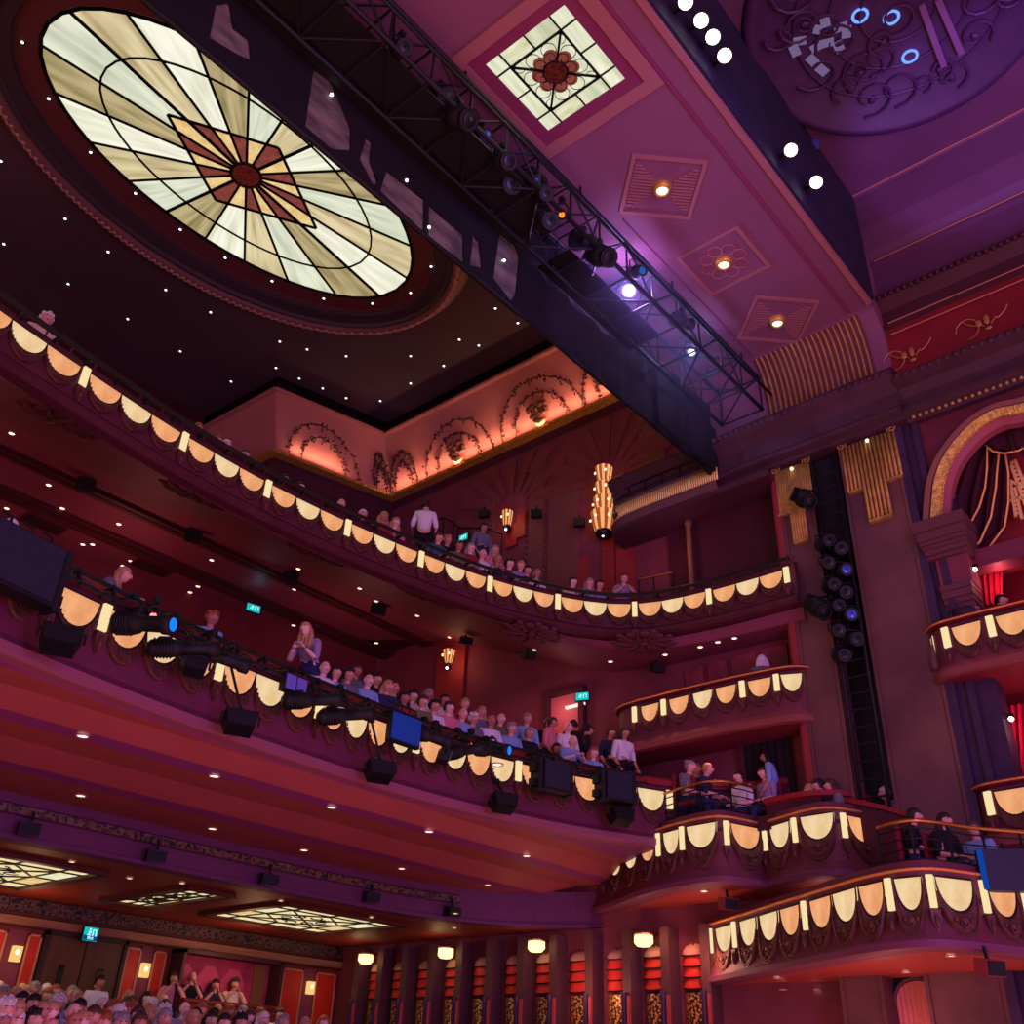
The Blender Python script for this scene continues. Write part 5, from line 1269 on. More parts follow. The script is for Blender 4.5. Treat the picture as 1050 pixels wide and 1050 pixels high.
# ================================================================== UPPER WALL SUNBURST
t = thing('wall_mural', 'faint fan-shaped sunburst panels painted high on the wall behind the upper circle', 'mural', (13.97,11,9), wc=True)
FAN1 = mat('fan_rose', (.46,.22,.22), .7); FAN2 = mat('fan_tan', (.44,.26,.22), .7)
for yc, zc in ((12.4,11.0),(9.78,10.9)):
    mb = MB()
    for k in range(9):
        a0 = PI*(k+.12)/9; a1 = PI*(k+.68)/9; r0, r1 = .5, 1.75
        mb.add([(13.970-(.008 if yc > 11 else 0),yc+r*math.cos(a),min(12.45,zc+r*math.sin(a))) for r,a in ((r0,a0),(r1,a0),(r1,a1),(r0,a1))], [(0,1,2,3)])
    mb.build('fan_rays', FAN1, t, calc=False)
for y0,y1,z0,z1 in ((10.55,11.35,8.0,11.3),(12.9,13.6,8.9,11.6),(8.4,9.0,9.9,12.2),(11.45,11.9,8.2,12.2)):
    mb = MB(); mb.box(13.980,14.0,y0,y1,z0,z1); mb.build('tan_panel', FAN2, t)
mb = MB()
for y0 in (11.42,11.95,13.0):
    for k in range(26): mb.ball((13.975,y0,8.2+k*.15),(.012,.045,.05),6,4)
mb.build('leaf_strip', mat('leaf_strip_gilt',(.40,.24,.20),.5,.2), t)
mb = MB()
for k in range(3):
    cy, cz = 8.75, 11.2+k*.3; mb.tube([(13.975,cy+(.05+.018*j)*math.cos(j*.6),cz+(.05+.012*j)*math.sin(j*.6)) for j in range(14)], .014, 5)
mb.build('scroll', mat('scroll_rose',(.50,.28,.26),.5), t)
mb = MB(); 
for a,b,c_,d in ((10.3,10.55,7.2,9.25),(9.2,9.62,7.2,9.5)): mb.box(13.97,14.0,a,b,c_,d)
mb.box(13.95,14.0,9.65,9.95,7.0,9.2); mb.build('red_strip', mat('mural_red',(.56,.15,.17),.6), t)
# landing rail at the rear of the upper circle
t = thing('stair_rail', 'dark curved stair rail behind the standing figure in the upper circle', 'rail', (13.3,13,9), wc=True)
mb = MB(); P = [at(x,y,'x',13.5) for x,y in ((446,533),(455,531),(465,536),(470,541),(500,542),(515,548))]
mb.tube(P, .02, 5); mb.tube([p-Vector((0,0,.55)) for p in P], .012, 5); mb.build('handrail', BLACKM, t)
mb = MB()
for p in P: mb.tube([p, p-Vector((0,0,.7))], .014, 5)
mb.build('post', BLACKM, t)
t = thing('stair_rail', 'thin rail on the landing right of the tall tiered wall lamp', 'rail', (13.6,8.8,8), wc=True)
P = [at(x,y,'x',13.5) for x,y in ((655,594),(670,591),(690,587))]; mb = MB(); mb.tube(P,.02,5); mb.build('handrail', BRASS, t)
mb = MB(); [mb.tube([p,p-Vector((0,0,.5))],.014,5) for p in P]; mb.build('post', BLACKM, t)
# ================================================================== STALLS PILLARS AND NICHES
SHELL = mat('shell_red_plaster', (.80,.20,.16), .5); MOS = bpy.data.materials.new('gold_mosaic'); MOS.use_nodes = True
nt = MOS.node_tree; b_ = nt.nodes['Principled BSDF']; vo = nt.nodes.new('ShaderNodeTexVoronoi'); vo.inputs['Scale'].default_value = 26; tc = nt.nodes.new('ShaderNodeTexCoord')
rp = nt.nodes.new('ShaderNodeValToRGB'); rp.color_ramp.elements[0].position = .25; rp.color_ramp.elements[1].position = .6; rp.color_ramp.elements[0].color = s2l((.95,.72,.40))+(1,); rp.color_ramp.elements[1].color = s2l((.20,.08,.07))+(1,)
nt.links.new(tc.outputs['Object'], vo.inputs['Vector']); nt.links.new(vo.outputs['Distance'], rp.inputs['Fac']); nt.links.new(rp.outputs['Color'], b_.inputs['Base Color']); b_.inputs['Roughness'].default_value = .35; b_.inputs['Metallic'].default_value = .4
NY = [15.3,14.68,14.0,13.3,12.62,11.88,11.2,10.5,9.75,9.05,8.35]
ords = ['farthest, at the rear corner','second from the rear corner','third from the rear corner','fourth from the rear corner','fifth from the rear corner','middle one of the row','fifth from the terrace end','fourth from the terrace end','third from the terrace end','second from the terrace end','nearest, beside the lower terrace']
for i, y in enumerate(NY):
    t = thing('wall_niche', f'shell-headed red niche over gold mosaic in the stalls side wall, {ords[i]}', 'niche', (13.95,y,0), wc=True, group='niches in the stalls side wall')
    w = .19
    mb = MB()
    for k in range(4):                   # stacked shell cups
        if k == 3: mb.build('shell', SHELL, t, calc=False); mb = MB()
        z0 = 1.38+k*.15; rows = []
        for j in range(5):
            q = j/4; zz = z0+.15*q; r = w*(.82+.22*(1-q)) if k < 3 else w*(1.04*math.sqrt(max(0,1-q*q*.98)))
            rows.append([(13.97-r*.55*math.sin(PI*a/10), y-r*math.cos(PI*a/10), zz-.03*math.sin(PI*a/10)) for a in range(11)])
        mb.grid(rows, 0, True)
    mb.build('top_shell', mat('lantern_lit_shell',(.78,.58,.50),.5), t, calc=False)  # lantern light on the top cup painted in as a paler tan
    mb = MB()
    for k in range(4): mb.tube([(13.965-w*.58*math.sin(PI*a/10), y-w*1.04*math.cos(PI*a/10), 1.375+k*.15-.03*math.sin(PI*a/10)) for a in range(11)], .012, 5)
    mb.build('shell_rib', mat('rib_dark',(.18,.06,.06),.6), t)
    mb = MB(); rows = [[(13.97-w*.4*math.sin(PI*a/10), y-w*.95*math.cos(PI*a/10), z) for a in range(11)] for z in (-.3,1.30)]; mb.grid(rows, 0, True); mb.build('mosaic_panel', MOS, t, calc=False)
    mb = MB(); mb.lathe([(.02,-.02),(.03,0),(.02,.02)], (13.8,y+.34,1.93), 8); mb.build('spot_housing', BLACKM, t)
    if i in (2,5,7,8,10,9):
        mb = MB(); mb.ball((13.78,y+.34,1.92),(.025,.025,.025),8,6); mb.build('spot_bulb', glow('niche_spot',(.95,.97,1),3), t)
    lamp('niche_light','SPOT', (13.45,y,2.0), 1.5 if i not in (0,1) else .8, (1,.30,.18), .03, (13.95,y,1.45), .9)
for i in range(len(NY)+1):
    y = (NY[0]+.34) if i == 0 else (NY[-1]-.34 if i == len(NY) else (NY[i-1]+NY[i])/2)
    t = thing('pillar', 'dark slim pillar with a pink edge strip between two shell niches', 'pillar', (13.85,y,0), wc=True, group='pillars between the shell niches')
    mb = MB(); mb.box(13.70,14.0,y-.075,y+.075,-.4,2.2); mb.build('shaft', mat('pillar_brown',(.33,.20,.20),.5), t)
    mb = MB(); mb.lathe([(.035,-.4),(.035,1.22),(.05,1.25),(.04,1.29),(.05,1.31)], (13.67,y+.04,0), 8); mb.build('colonnette', mat('colonnette_violet',(.25,.17,.26),.4), t)
    mb = MB(); mb.box(13.66,13.70,y-.07,y-.02,-.4,1.26); mb.build('edge_strip', mat('pink_strip',(.62,.24,.24),.5), t)
# ================================================================== COLUMN CAPITALS (gilded pendant flutes)
def pendant(label, yc, w, zt, zb, steps):
    t = thing('capital', label, 'capital', (13.46,yc,zt), wc=True)
    mb = MB(); n = 14
    for k in range(n):
        q = (k+.5)/n-.5; y = yc+q*w
        f = abs(q)*2; zz = zb + (zt-zb)*(0 if f < .36 else .42)
        if f < .36: zz = zb
        mb.tube([(13.47-.03*(1-f),y*1.0,zt),(13.46-.02*(1-f),y,zz)], .028, 6)
    mb.build('flutes', GOLDP, t)
    for sg in (-1,1):
        mb = MB(); cy = yc+sg*w*.46; mb.tube([(13.42,cy+sg*(.012+.0045*j)*math.cos(j*.62), zt+.02+(.012+.0045*j)*math.sin(j*.62)) for j in range(17)], .014, 5)
        mb.box(13.42,13.5,yc+sg*w*.34-.12,yc+sg*w*.34+.12,zb+(zt-zb)*.42-.03,zb+(zt-zb)*.42) if False else None
        mb.build('volute', GOLDP, t); mb = MB(); mb.box(13.42,13.5,yc+sg*w*.34-.12,yc+sg*w*.34+.12,zb+(zt-zb)*.42-.03,zb+(zt-zb)*.42); mb.build('side_foot', GOLDP, t)
    mb = MB(); mb.box(13.41,13.5,yc-w*.19,yc+w*.19,zb-.03,zb+.01); mb.build('foot', GOLDP, t)
    mb = MB(); mb.ball((13.40,yc-.02,zt-.06),(.025,.03,.03),8,6); mb.build('spot_bulb', glow('capital_bulb',(1,.9,.75),3), t)
pendant('gilded fluted capital on the left of the two tall columns', 5.62, .62, 9.24, 7.80, 3)
pendant('gilded fluted capital on the right of the two tall columns', 4.30, .92, 9.26, 7.78, 3)
# vertical light ladder in the slot between the columns
t = thing('light_ladder', 'tall black ladder of unlit stage lights between the two columns', 'light ladder', (13.4,5.0,3), wc=True)
mb = MB()
for y in (4.86,5.24): mb.tube([(13.42,y,3.2),(13.42,y,9.2)], .028, 6)
mb.build('rail', BLACKM, t)
for k in range(22):
    z = 3.6+k*.25; mb = MB(); mb.tube([(13.42,4.86,z),(13.42,5.24,z)], .016, 5); mb.build('rung', BLACKM, t)
mb = MB(); mb.box(13.5,13.8,4.84,5.30,7.5,9.2); mb.build('black_masking', CLOTH, t)
k = 0
for z in (7.55,7.36,7.18,6.99,6.80,6.62,6.44,6.25,6.05,5.85,5.65):
    q = Vector((13.28,5.05+.10*(-1)**k,z)); stage_light('stage_light', ['topmost','second from the top','third from the top','fourth from the top','fifth from the top','middle','fifth from the bottom','fourth from the bottom','third from the bottom','second from the bottom','lowest'][k]+' unlit black stage light on the ladder between the columns', q, (-.8,-.7+.2*(k % 3),-.35), .40, .10, mat('blue_glint_lens',(.25,.35,.75),.1,.5) if k in (3,7) else None, ('profile','head')[k % 2], 'lights on the ladder', .15, (13.42,q.y,z+.05)); k += 1
for (x,y),w in (((824,511),'upper'),((838,622),'lower')):
    q = at(x,y,'x',13.15); stage_light('stage_light', f'{w} of two black moving lights on side arms left of the light ladder', q, (-.3,-.7,-.8), .3, .13, None, 'head', 'moving lights left of the ladder', .16, (13.42,5.24,q.z+.24))
# ================================================================== BOX CURTAINS AND LATTICE
t = thing('curtain', 'dark wine velvet curtain with gold braid draped inside the arch', 'curtain', (14,3,7), wc=True)
VEL = mat('wine_velvet', (.22,.05,.09), .85); BRAID = mat('gold_braid', (.92,.72,.36), .5, .1)
def strip(pts_l, pts_r, n=16, amp=.05, fr=5):
    mb = MB(); rows = []
    for a, b in zip(pts_l, pts_r):
        a = Vector(a); b = Vector(b); rows.append([a.lerp(b, k/n)+Vector((-amp*math.sin(k/n*PI*fr),0,0)) for k in range(n+1)])
    mb.grid(rows, 0, True); return mb
XC = 13.95
A_ = lambda x,y,X=XC: at(x,y,'x',X)
lft = [A_(1005,452),A_(990,480),A_(980,510),A_(978,545),A_(984,575)]
rgt = [A_(1038,452),A_(1036,480),A_(1036,515),A_(1031,545),A_(992,580)]
strip(lft, rgt, 24, .07, 7).build('side_fall', VEL, t, calc=False)
strip([A_(1010,452,13.9),A_(1018,462,13.9)], [A_(1065,440,13.9),A_(1065,468,13.9)], 18, .06, 5).build('upper_fall', VEL, t, calc=False)
strip([A_(1008,450,13.86),A_(1012,456,13.86),A_(1022,462,13.86)], [A_(1075,425,13.86),A_(1075,440,13.86),A_(1072,458,13.86)], 18, .05, 5).build('valance', VEL, t, calc=False)
for P in ([(1012,458),(1012,480),(1010,500),(1004,520),(996,535),(986,545)],[(1024,465),(1022,485),(1021,500),(1016,530),(1005,555),(990,570)],[(1031,467),(1034,485),(1034,515),(1030,540),(1015,560),(994,577)],[(1010,456),(1018,463),(1030,465),(1045,462),(1060,452)]):
    mb = MB(); mb.tube([A_(x,y,13.86) for x,y in P], .016, 6); mb.build('gold_braid', BRAID, t)
t = thing('gold_lattice', 'pale gold lattice ornament standing in the arch behind the velvet curtain', 'ornament', (14.6,2.2,8), wc=True)
mb = MB()
XL = 14.3
def lt(a, b, w=.05): mb.bar(A_(*a,XL), A_(*b,XL), w, .04)
lt((1036,474),(1054,525)); lt((1041,472),(1060,520))
for k in range(12): lt((1037+k*1.5,475+k*4.2),(1042+k*1.5,473+k*4.2),.022)
lt((1036,493),(1045,498)); lt((1045,498),(1055,497)); lt((1036,493),(1042,530)); lt((1036,514),(1044,511)); lt((1044,511),(1056,512))
for k in range(7): lt((1036+k*.9,503+k*4.0),(1041+k*.9,501+k*4.0),.022)
lt((1041,500),(1048,532))
mb.build('lattice', mat('lattice_gold',(1.0,.84,.46),.5,.0), t)
mb = MB(); mb.box(14.6,14.65,.5,3.4,6.9,9.0); tag(mb.build('arch_backing', mat('arch_back_red',(.62,.18,.18),.6)), 'red panel at the back of the curtained arch', 'panel')
# cornice over the box opening and red side curtains
mb = MB(); mb.sweep([(13.9,3.3),(13.9,-2)], [(-.2,6.98),(.15,6.98),(.15,6.90),(.08,6.82),(.08,6.74),(-.2,6.72)], 0); tag(mb.build('arch_ledge', mat('ledge_rose',(.42,.18,.24),.6)), 'moulded ledge across the foot of the curtained arch', 'moulding')
for (x0,x1,y0,y1,X),lab in (((1000,1028,578,622,14.3),'lit crimson curtain in the box under the arch'),((1036,1066,724,800,14.3),'lit crimson curtain in the lowest box at the right edge')):
    a, b, c_, d = A_(x0,y0,X), A_(x1,y0-6,X), A_(x0+6,y1,X), A_(x1,y1-6,X)
    mb = strip([a,(a+c_)/2,c_],[b,(b+d)/2,d],22,.04,9); tag(mb.build('curtain', mat('crimson_curtain',(.78,.07,.20),.7), calc=False), lab, 'curtain')
for (x,y),lab in (((1000,583),'small white spotlight on the pier inside the box under the arch'),((1037,736),'small white spotlight inside the lowest box at the right edge')):
    p = A_(x,y,13.75); t = thing('spotlight', lab, 'light', p, wc=True); mb = MB(); mb.lathe([(.03,.06),(.045,.04),(.045,-.02)], p, 10); mb.bar(p+Vector((0,0,.05)), p+Vector((.12,.08,.08)), .02,.02); mb.build('housing', BLACKM, t)
    mb = MB(); mb.ball(p-Vector((.02,0,.02)),(.036,.036,.036),10,7); mb.build('bulb', glow('box_spot',(1,.95,.88),5), t)
    lamp('box_spot_light','POINT', p+Vector((.25,-.25,-.1)), 6, (1,.25,.25), .06)
# gold ornaments on the attic panel
for i,((x,y),lab) in enumerate((((935,363),'gilded leaf scroll on the red attic panel, beside the soffit end'),((1012,330),'gilded leaf scroll on the red attic panel, at the right edge'))):
    p = at(x,y,'x',13.46); mb = MB()
    mb.ball(p+Vector((0,0,.05)),(.02,.045,.10),8,6); mb.ball(p+Vector((0,.12,.03)),(.02,.05,.07),8,6); mb.ball(p+Vector((0,0,-.12)),(.02,.06,.035),8,6)
    for sg in (-1,1): mb.tube([p+Vector((0,sg*(.05+.03*j)*1.0+sg*.04*math.sin(j),-.05+.05*math.sin(j*.9)+.02*j)) for j in range(10)], .012, 5)
    mb.tube([p+Vector((0,.3+.18*math.cos(j*.6),.0+.2*math.sin(j*.6))) for j in range(9)], .01, 5)
    tag(mb.build('leaf_scroll', mat('scroll_gold',(.72,.50,.28),.45,.4)), lab, 'ornament')
# round stage ceiling grille
t = thing('ceiling_grille', 'round pierced ceiling grille with curling openwork above the stage', 'grille', (9.9,1.5,13.9), wc=True)
GRM = mat('grille_violet_paint', (.24,.14,.28), .5, vary=.1); gc = (9.95,1.6); GRR = 2.15
mb = MB(); mb.lathe([(GRR-.12,13.95),(GRR-.06,13.86),(GRR+.06,13.86),(GRR+.12,13.99)], (gc[0],gc[1],0), 48); mb.build('rim', GRM, t)
mb = MB(); rnd = random.Random(3)
for k in range(34):
    R = GRR*.93*math.sqrt(rnd.random()); a = rnd.uniform(0,2*PI); cx, cy = gc[0]+R*math.cos(a)*.85, gc[1]+R*math.sin(a)*.85; r0 = rnd.uniform(.16,.42); s_ = rnd.choice((-1,1)); n = rnd.randint(9,17)
    mb.tube([(cx+(r0-r0*.7*j/n)*math.cos(s_*j*.52+a), cy+(r0-r0*.7*j/n)*math.sin(s_*j*.52+a), 13.90-.01*(k % 3)) for j in range(n)], [.03-.018*j/n for j in range(n)], 5)
    if k % 2: mb.ball((cx+.05,cy,13.91),(.09,.06,.03),7,4,Matrix.Rotation(a,3,'Z'))
for r0 in (.55,1.0,1.5): mb.tube([(gc[0]+r0*math.cos(2*PI*k/48),gc[1]+r0*math.sin(2*PI*k/48),13.92) for k in range(48)], .022, 5, 0, True)
mb.build('openwork', GRM, t)
mb = MB(); mb.lathe([(0,13.96),(GRR,13.97)], (gc[0],gc[1],0), 40); mb.build('dark_backing', mat('grille_dark',(.08,.05,.10),.8), t)
mb = MB()
for (x,y) in ((846,22),(836,30),(820,42),(815,52),(833,62),(843,72),(848,44),(862,28),(868,33),(860,48),(838,48)):
    q = at(x,y,'z',13.90); a = random.uniform(0,3); mb.obox(q, .10,.07,.004, Matrix.Rotation(a,3,'Z'))
mb.build('lit_glass', glow('lilac_glass',(.46,.38,.54),.9), t)
for (x,y),w in (((882,16),'left'),((914,18),'right'),((933,58),'lower')):
    q = at(x,y,'z',13.92); mb = MB(); mb.tube([q+Vector((.105*math.cos(2*PI*k/20),.105*math.sin(2*PI*k/20),0)) for k in range(20)], .022, 6, 0, True); o = mb.build('halo_light', glow('halo_blue',(.45,.62,1.0),1.3)); tag(o, f'thin blue ring light in the stage ceiling grille, {w} one of three', 'light', 'ring lights in the grille')
mb = MB()
for a,b in (((945,5),(968,68)),((962,0),(986,55))): mb.bar(at(*a,'z',13.84), at(*b,'z',13.84), .09, .05)
mb.build('cross_bar', mat('grille_bar',(.42,.30,.45),.5), t)
mb = MB(); q = at(836,148,'z',13.9); mb.obox(q,.07,.06,.05,Matrix.Rotation(.5,3,'Z')); tag(mb.build('projector', mat('projector_blue',(.25,.30,.55),.3)), 'small bluish box lamp under the stage ceiling right of the upper header spotlight', 'light')
# ceiling vents under the upper circle
for (x,y),w in (((44,537),'at the left edge'),((155,582),'right of the other')):
    d = ray(x,y); k = 5
    while (d*k).z < uz((d*k).y)-.01 and k < 30: k += .01
    p = d*k; t = thing('air_vent', f'dark rectangular air vent in the red ceiling behind the dress circle, {w}', 'vent', p, wc=True)
    mb = MB()
    for sx in (-1,1): mb.obox(p+Vector((sx*.36,0,0)), .02,.2,.015)
    for sy in (-1,1): mb.obox(p+Vector((0,sy*.2,0)), .38,.02,.015)
    mb.build('frame', mat('vent_frame',(.28,.10,.12),.6), t)
    mb = MB()
    for k in range(9): mb.obox(p+Vector((0,-.16+k*.04,.0)), .34,.012,.012)
    mb.build('slat', mat('vent_slat',(.20,.08,.09),.6), t)

# lit fluted alcove under the lower terrace
pa = at(945,1040,'x',13.84); t = thing('alcove', 'dim pink fluted arched alcove under the lower terrace', 'alcove', (13.9,pa.y,0), wc=True)
mb = MB(); n = 14; w = .30; rows = [[], []]
for k in range(n*3+1):
    q = k/(n*3); y = pa.y-w+2*w*q; zt = pa.z+.12+.26*math.sqrt(max(0,1-(2*q-1)**2)); x = 13.84-.02*abs(math.sin(q*n*PI/1.4)); rows[0].append((x,y,-.3)); rows[1].append((x,y,zt))
mb.grid(rows, 0, True); mb.build('fluted_lining', mat('alcove_pink',(.70,.36,.36),.6), t, calc=False)
mb = MB(); mb.tube([(13.82,pa.y-w*1.05*math.cos(PI*k/16),pa.z+.12+.30*math.sin(PI*k/16)) for k in range(17)], .03, 6); mb.build('arch_trim', mat('alcove_trim',(.26,.12,.16),.6), t)
lamp('alcove_light','SPOT',(13.3,pa.y,pa.z-.6),10,(1,.55,.5),.05,(13.84,pa.y,pa.z),.9)
# ================================================================== PEOPLE
PS = .82                                    # head-to-room scale of the figures
SKINS = [mat('skin_%d'%i, c, .55) for i,c in enumerate([(.86,.63,.53),(.80,.55,.46),(.70,.46,.37),(.90,.70,.62)])]
EYE = mat('eye_dark', (.10,.07,.06), .3); LIP = mat('lip', (.62,.28,.28), .5)
def skin_mesh(nodes, edges, sub=1):
    names = list(nodes); me = bpy.data.meshes.new('tmp'); me.from_pydata([nodes[n][0] for n in names], [(names.index(a),names.index(b)) for a,b in edges], [])
    o = bpy.data.objects.new('tmp', me); COL.objects.link(o); o.modifiers.new('s','SKIN').use_smooth_shade = True
    for i, n in enumerate(names):
        r = nodes[n][1]; r = r if isinstance(r, tuple) else (r, r); v = me.skin_vertices[0].data[i]; v.radius = r; v.use_root = (i == 0)
    m = o.modifiers.new('u','SUBSURF'); m.levels = sub; m.render_levels = sub
    dg = bpy.context.evaluated_depsgraph_get(); dg.update(); ev = o.evaluated_get(dg); r = bpy.data.meshes.new_from_object(ev)
    vs = [v.co.copy() for v in r.vertices]; fs = [tuple(p.vertices) for p in r.polygons]
    bpy.data.objects.remove(o); bpy.data.meshes.remove(r); bpy.data.meshes.remove(me)
    return vs, fs
def pose(kind):
    N = dict(pelvis=((0,.05,.52),(.15,.13)), spine=((0,.07,.72),(.14,.11)), chest=((0,.05,.92),(.165,.115)), neckb=((0,.03,1.05),.065), neck=((0,.01,1.10),.054), headc=((0,-.005,1.155),.06))
    for s, n in ((-1,'l'),(1,'r')):
        N['sh'+n] = ((s*.180,.04,1.0),.068); N['el'+n] = ((s*.235,.0,.73),.048); N['wr'+n] = ((s*.10,-.22,.68),.032)
        N['hip'+n] = ((s*.09,.0,.50),.098); N['kn'+n] = ((s*.11,-.44,.50),.070); N['an'+n] = ((s*.11,-.42,.10),.045); N['to'+n] = ((s*.12,-.57,.045),.04)
    if kind == 'lean':
        for k in ('spine','chest','neckb','neck','headc','shl','shr'): 
            p, r = N[k]; N[k] = ((p[0],p[1]-(p[2]-.5)*.42,p[2]-(p[2]-.5)*.10), r)
        for s, n in ((-1,'l'),(1,'r')): N['el'+n] = ((s*.25,-.34,.74),.048); N['wr'+n] = ((s*.08,-.52,.80),.032)
    if kind in ('stand','bend'):
        dz_ = .43
        for k in list(N): p, r = N[k]; N[k] = ((p[0],p[1]-.03,p[2]+dz_), r)
        for s, n in ((-1,'l'),(1,'r')):
            N['kn'+n] = ((s*.10,.0,.50),.070); N['an'+n] = ((s*.10,.03,.09),.045); N['to'+n] = ((s*.11,-.12,.04),.04)
            N['el'+n] = ((s*.25,.02,1.14),.048); N['wr'+n] = ((s*.22,-.14,.93),.032)
        if kind == 'bend':
            for k in ('spine','chest','neckb','neck','headc','shl','shr'):
                p, r = N[k]; h = p[2]-.95; N[k] = ((p[0],p[1]-h*.55,p[2]-h*.16), r)
            for s, n in ((-1,'l'),(1,'r')): N['el'+n] = ((s*.24,-.34,1.02),.048); N['wr'+n] = ((s*.10,-.50,1.16),.032)
    if kind == 'arms':
        for s, n in ((-1,'l'),(1,'r')): N['el'+n] = ((s*.27,-.10,.80),.048); N['wr'+n] = ((s*.07,-.20,1.06),.032)
    return N
EB = [('pelvis','spine'),('spine','chest'),('chest','neckb'),('neckb','neck'),('neck','headc')]
for n in 'lr': EB += [('chest','sh'+n),('sh'+n,'el'+n),('el'+n,'wr'+n),('pelvis','hip'+n),('hip'+n,'kn'+n),('kn'+n,'an'+n),('an'+n,'to'+n)]
def head_fn(q):
    x, y, z = q
    if y < 0 and z < -.02: x *= 1-.9*abs(z+.02)/.12*.5; 
    if y < -.03: y *= .94
    if y > 0: y *= 1.06
    if abs(x) < .02 and y < -.05 and -.045 < z < .01: y -= .022
    return Vector((x, y, z))
def make_body(kind):
    N = pose(kind); vs, fs = skin_mesh(N, EB, 1); mb = MB(); mb.add(vs, fs, 0, True)
    hc = Vector(N['headc'][0])+Vector((0,-.02,.055))
    mb.ball(hc, (.084,.100,.108), 14, 12, None, 0, head_fn)
    for s in (-1,1):
        mb.ball(hc+Vector((s*.030,-.085,.008)), (.013,.010,.007), 6, 4, None, 1); mb.ball(hc+Vector((s*.080,.01,-.005)), (.012,.022,.032), 6, 5, None, 0)
        mb.tube([hc+Vector((s*.014,-.090,.030)), hc+Vector((s*.044,-.082,.030))], .005, 4, 1)
    mb.ball(hc+Vector((0,-.098,-.020)), (.013,.018,.022), 6, 5, None, 0); mb.ball(hc+Vector((0,-.086,-.058)), (.026,.010,.007), 7, 4, None, 2)
    for s, n in ((-1,'l'),(1,'r')):
        w = Vector(N['wr'+n][0]); d = (w-Vector(N['el'+n][0])).normalized(); side = d.cross(Vector((0,0,1))).normalized(); up = side.cross(d)
        M = Matrix((side, d, up)).transposed(); c = w+d*.055; mb.ball(c, (.040,.058,.020), 8, 6, M, 0)
        for k in range(4):
            b = c+d*.045+side*(k-1.5)*.019; L = (.060,.072,.068,.052)[k]
            mb.tube([b, b+d*L*.55-up*.006, b+d*L*.85-up*.026], [.0095,.009,.007], 6, 0)
        b = c-side*s*(-.034)-d*.01; mb.tube([b, b+side*s*.022+d*.03, b+side*s*.026+d*.058], [.011,.010,.008], 6, 0)
    me = mb.build('tmpbody', [SKINS[0], EYE, LIP]).data; o = [o for o in bpy.data.objects if o.data == me][0]; bpy.data.objects.remove(o)
    sc = {k:(p, (r[0]*1.12,r[1]*1.15) if isinstance(r, tuple) else r*1.22) for k,(p,r) in N.items()}
    st = {k:sc[k] for k in ('pelvis','spine','chest','neckb','shl','shr','ell','elr')}
    for n in 'lr':
        e, w = Vector(N['el'+n][0]), Vector(N['wr'+n][0]); st['cu'+n] = (tuple(e.lerp(w,.25)), .052)
    vs, fs = skin_mesh(st, [e for e in EB if e[0] in st and e[1] in st]+[('ell','cul'),('elr','cur')], 1); mb = MB(); mb.add(vs, fs, 0, True); o = mb.build('tmp', SKINS[0]); shirt = o.data; bpy.data.objects.remove(o)
    tr = {k:sc[k] for k in ('pelvis','hipl','hipr','knl','knr','anl','anr')}
    vs, fs = skin_mesh(tr, [e for e in EB if e[0] in tr and e[1] in tr], 1); mb = MB(); mb.add(vs, fs, 0, True); o = mb.build('tmp', SKINS[0]); trou = o.data; bpy.data.objects.remove(o)
    return me, shirt, trou, hc
def make_hair(style, hc):
    mb = MB()
    def cap(q):
        if q.y < -.030 and q.z < .036+max(0,abs(q.x)-.05)*.0: q = q*.84
        if q.z < -.06: q = q*.80
        return q
    if style == 'bald':
        for s in (-1,1): mb.ball(hc+Vector((s*.066,.035,-.02)), (.022,.05,.04), 7, 5)
        mb.ball(hc+Vector((0,.07,-.02)), (.06,.04,.045), 8, 5)
    else:
        mb.ball(hc+Vector((0,.012,.010)), (.098,.115,.122), 14, 11, None, 0, cap)
        if style == 'long':
            for s in (-1,-.35,.35,1): mb.tube([hc+Vector((s*.07,.05,.02)), hc+Vector((s*.095,.06,-.10)), hc+Vector((s*.095,.04,-.24)), hc+Vector((s*.08,.03,-.32))], [.045,.045,.04,.02], 7)
        if style == 'bun': mb.ball(hc+Vector((0,.085,.095)), (.055,.05,.05), 9, 7)
        if style == 'curly':
            r_ = random.Random(2)
            for k in range(90):
                v = Vector((r_.gauss(0,1),r_.gauss(0,1),r_.gauss(0,1))).normalized()
                if v.z < -.35 or (v.y < -.25 and v.z < .45): continue
                mb.ball(hc+Vector((v.x*.098,.012+v.y*.115,.012+v.z*.122)), (.024,.024,.024), 5, 4)
    o = mb.build('tmp', SKINS[0]); me = o.data; bpy.data.objects.remove(o); return me
BOD = {k: make_body(k) for k in ('sit','lean','stand','bend','arms')}
HAIRM = {}
HC = {'grey':(.52,.48,.46),'white':(.80,.76,.72),'dark':(.13,.09,.09),'brown':(.27,.17,.12),'blonde':(.66,.50,.33),'ginger':(.56,.30,.16)}
TC = {'white':(.82,.80,.80),'black':(.07,.06,.08),'pale blue':(.48,.60,.75),'navy':(.13,.15,.28),'grey':(.40,.38,.42),'pink':(.78,.45,.48),'lilac':(.56,.48,.62),'olive':(.40,.42,.24),'red':(.55,.14,.15),'cream':(.80,.72,.60),'teal':(.15,.40,.42)}
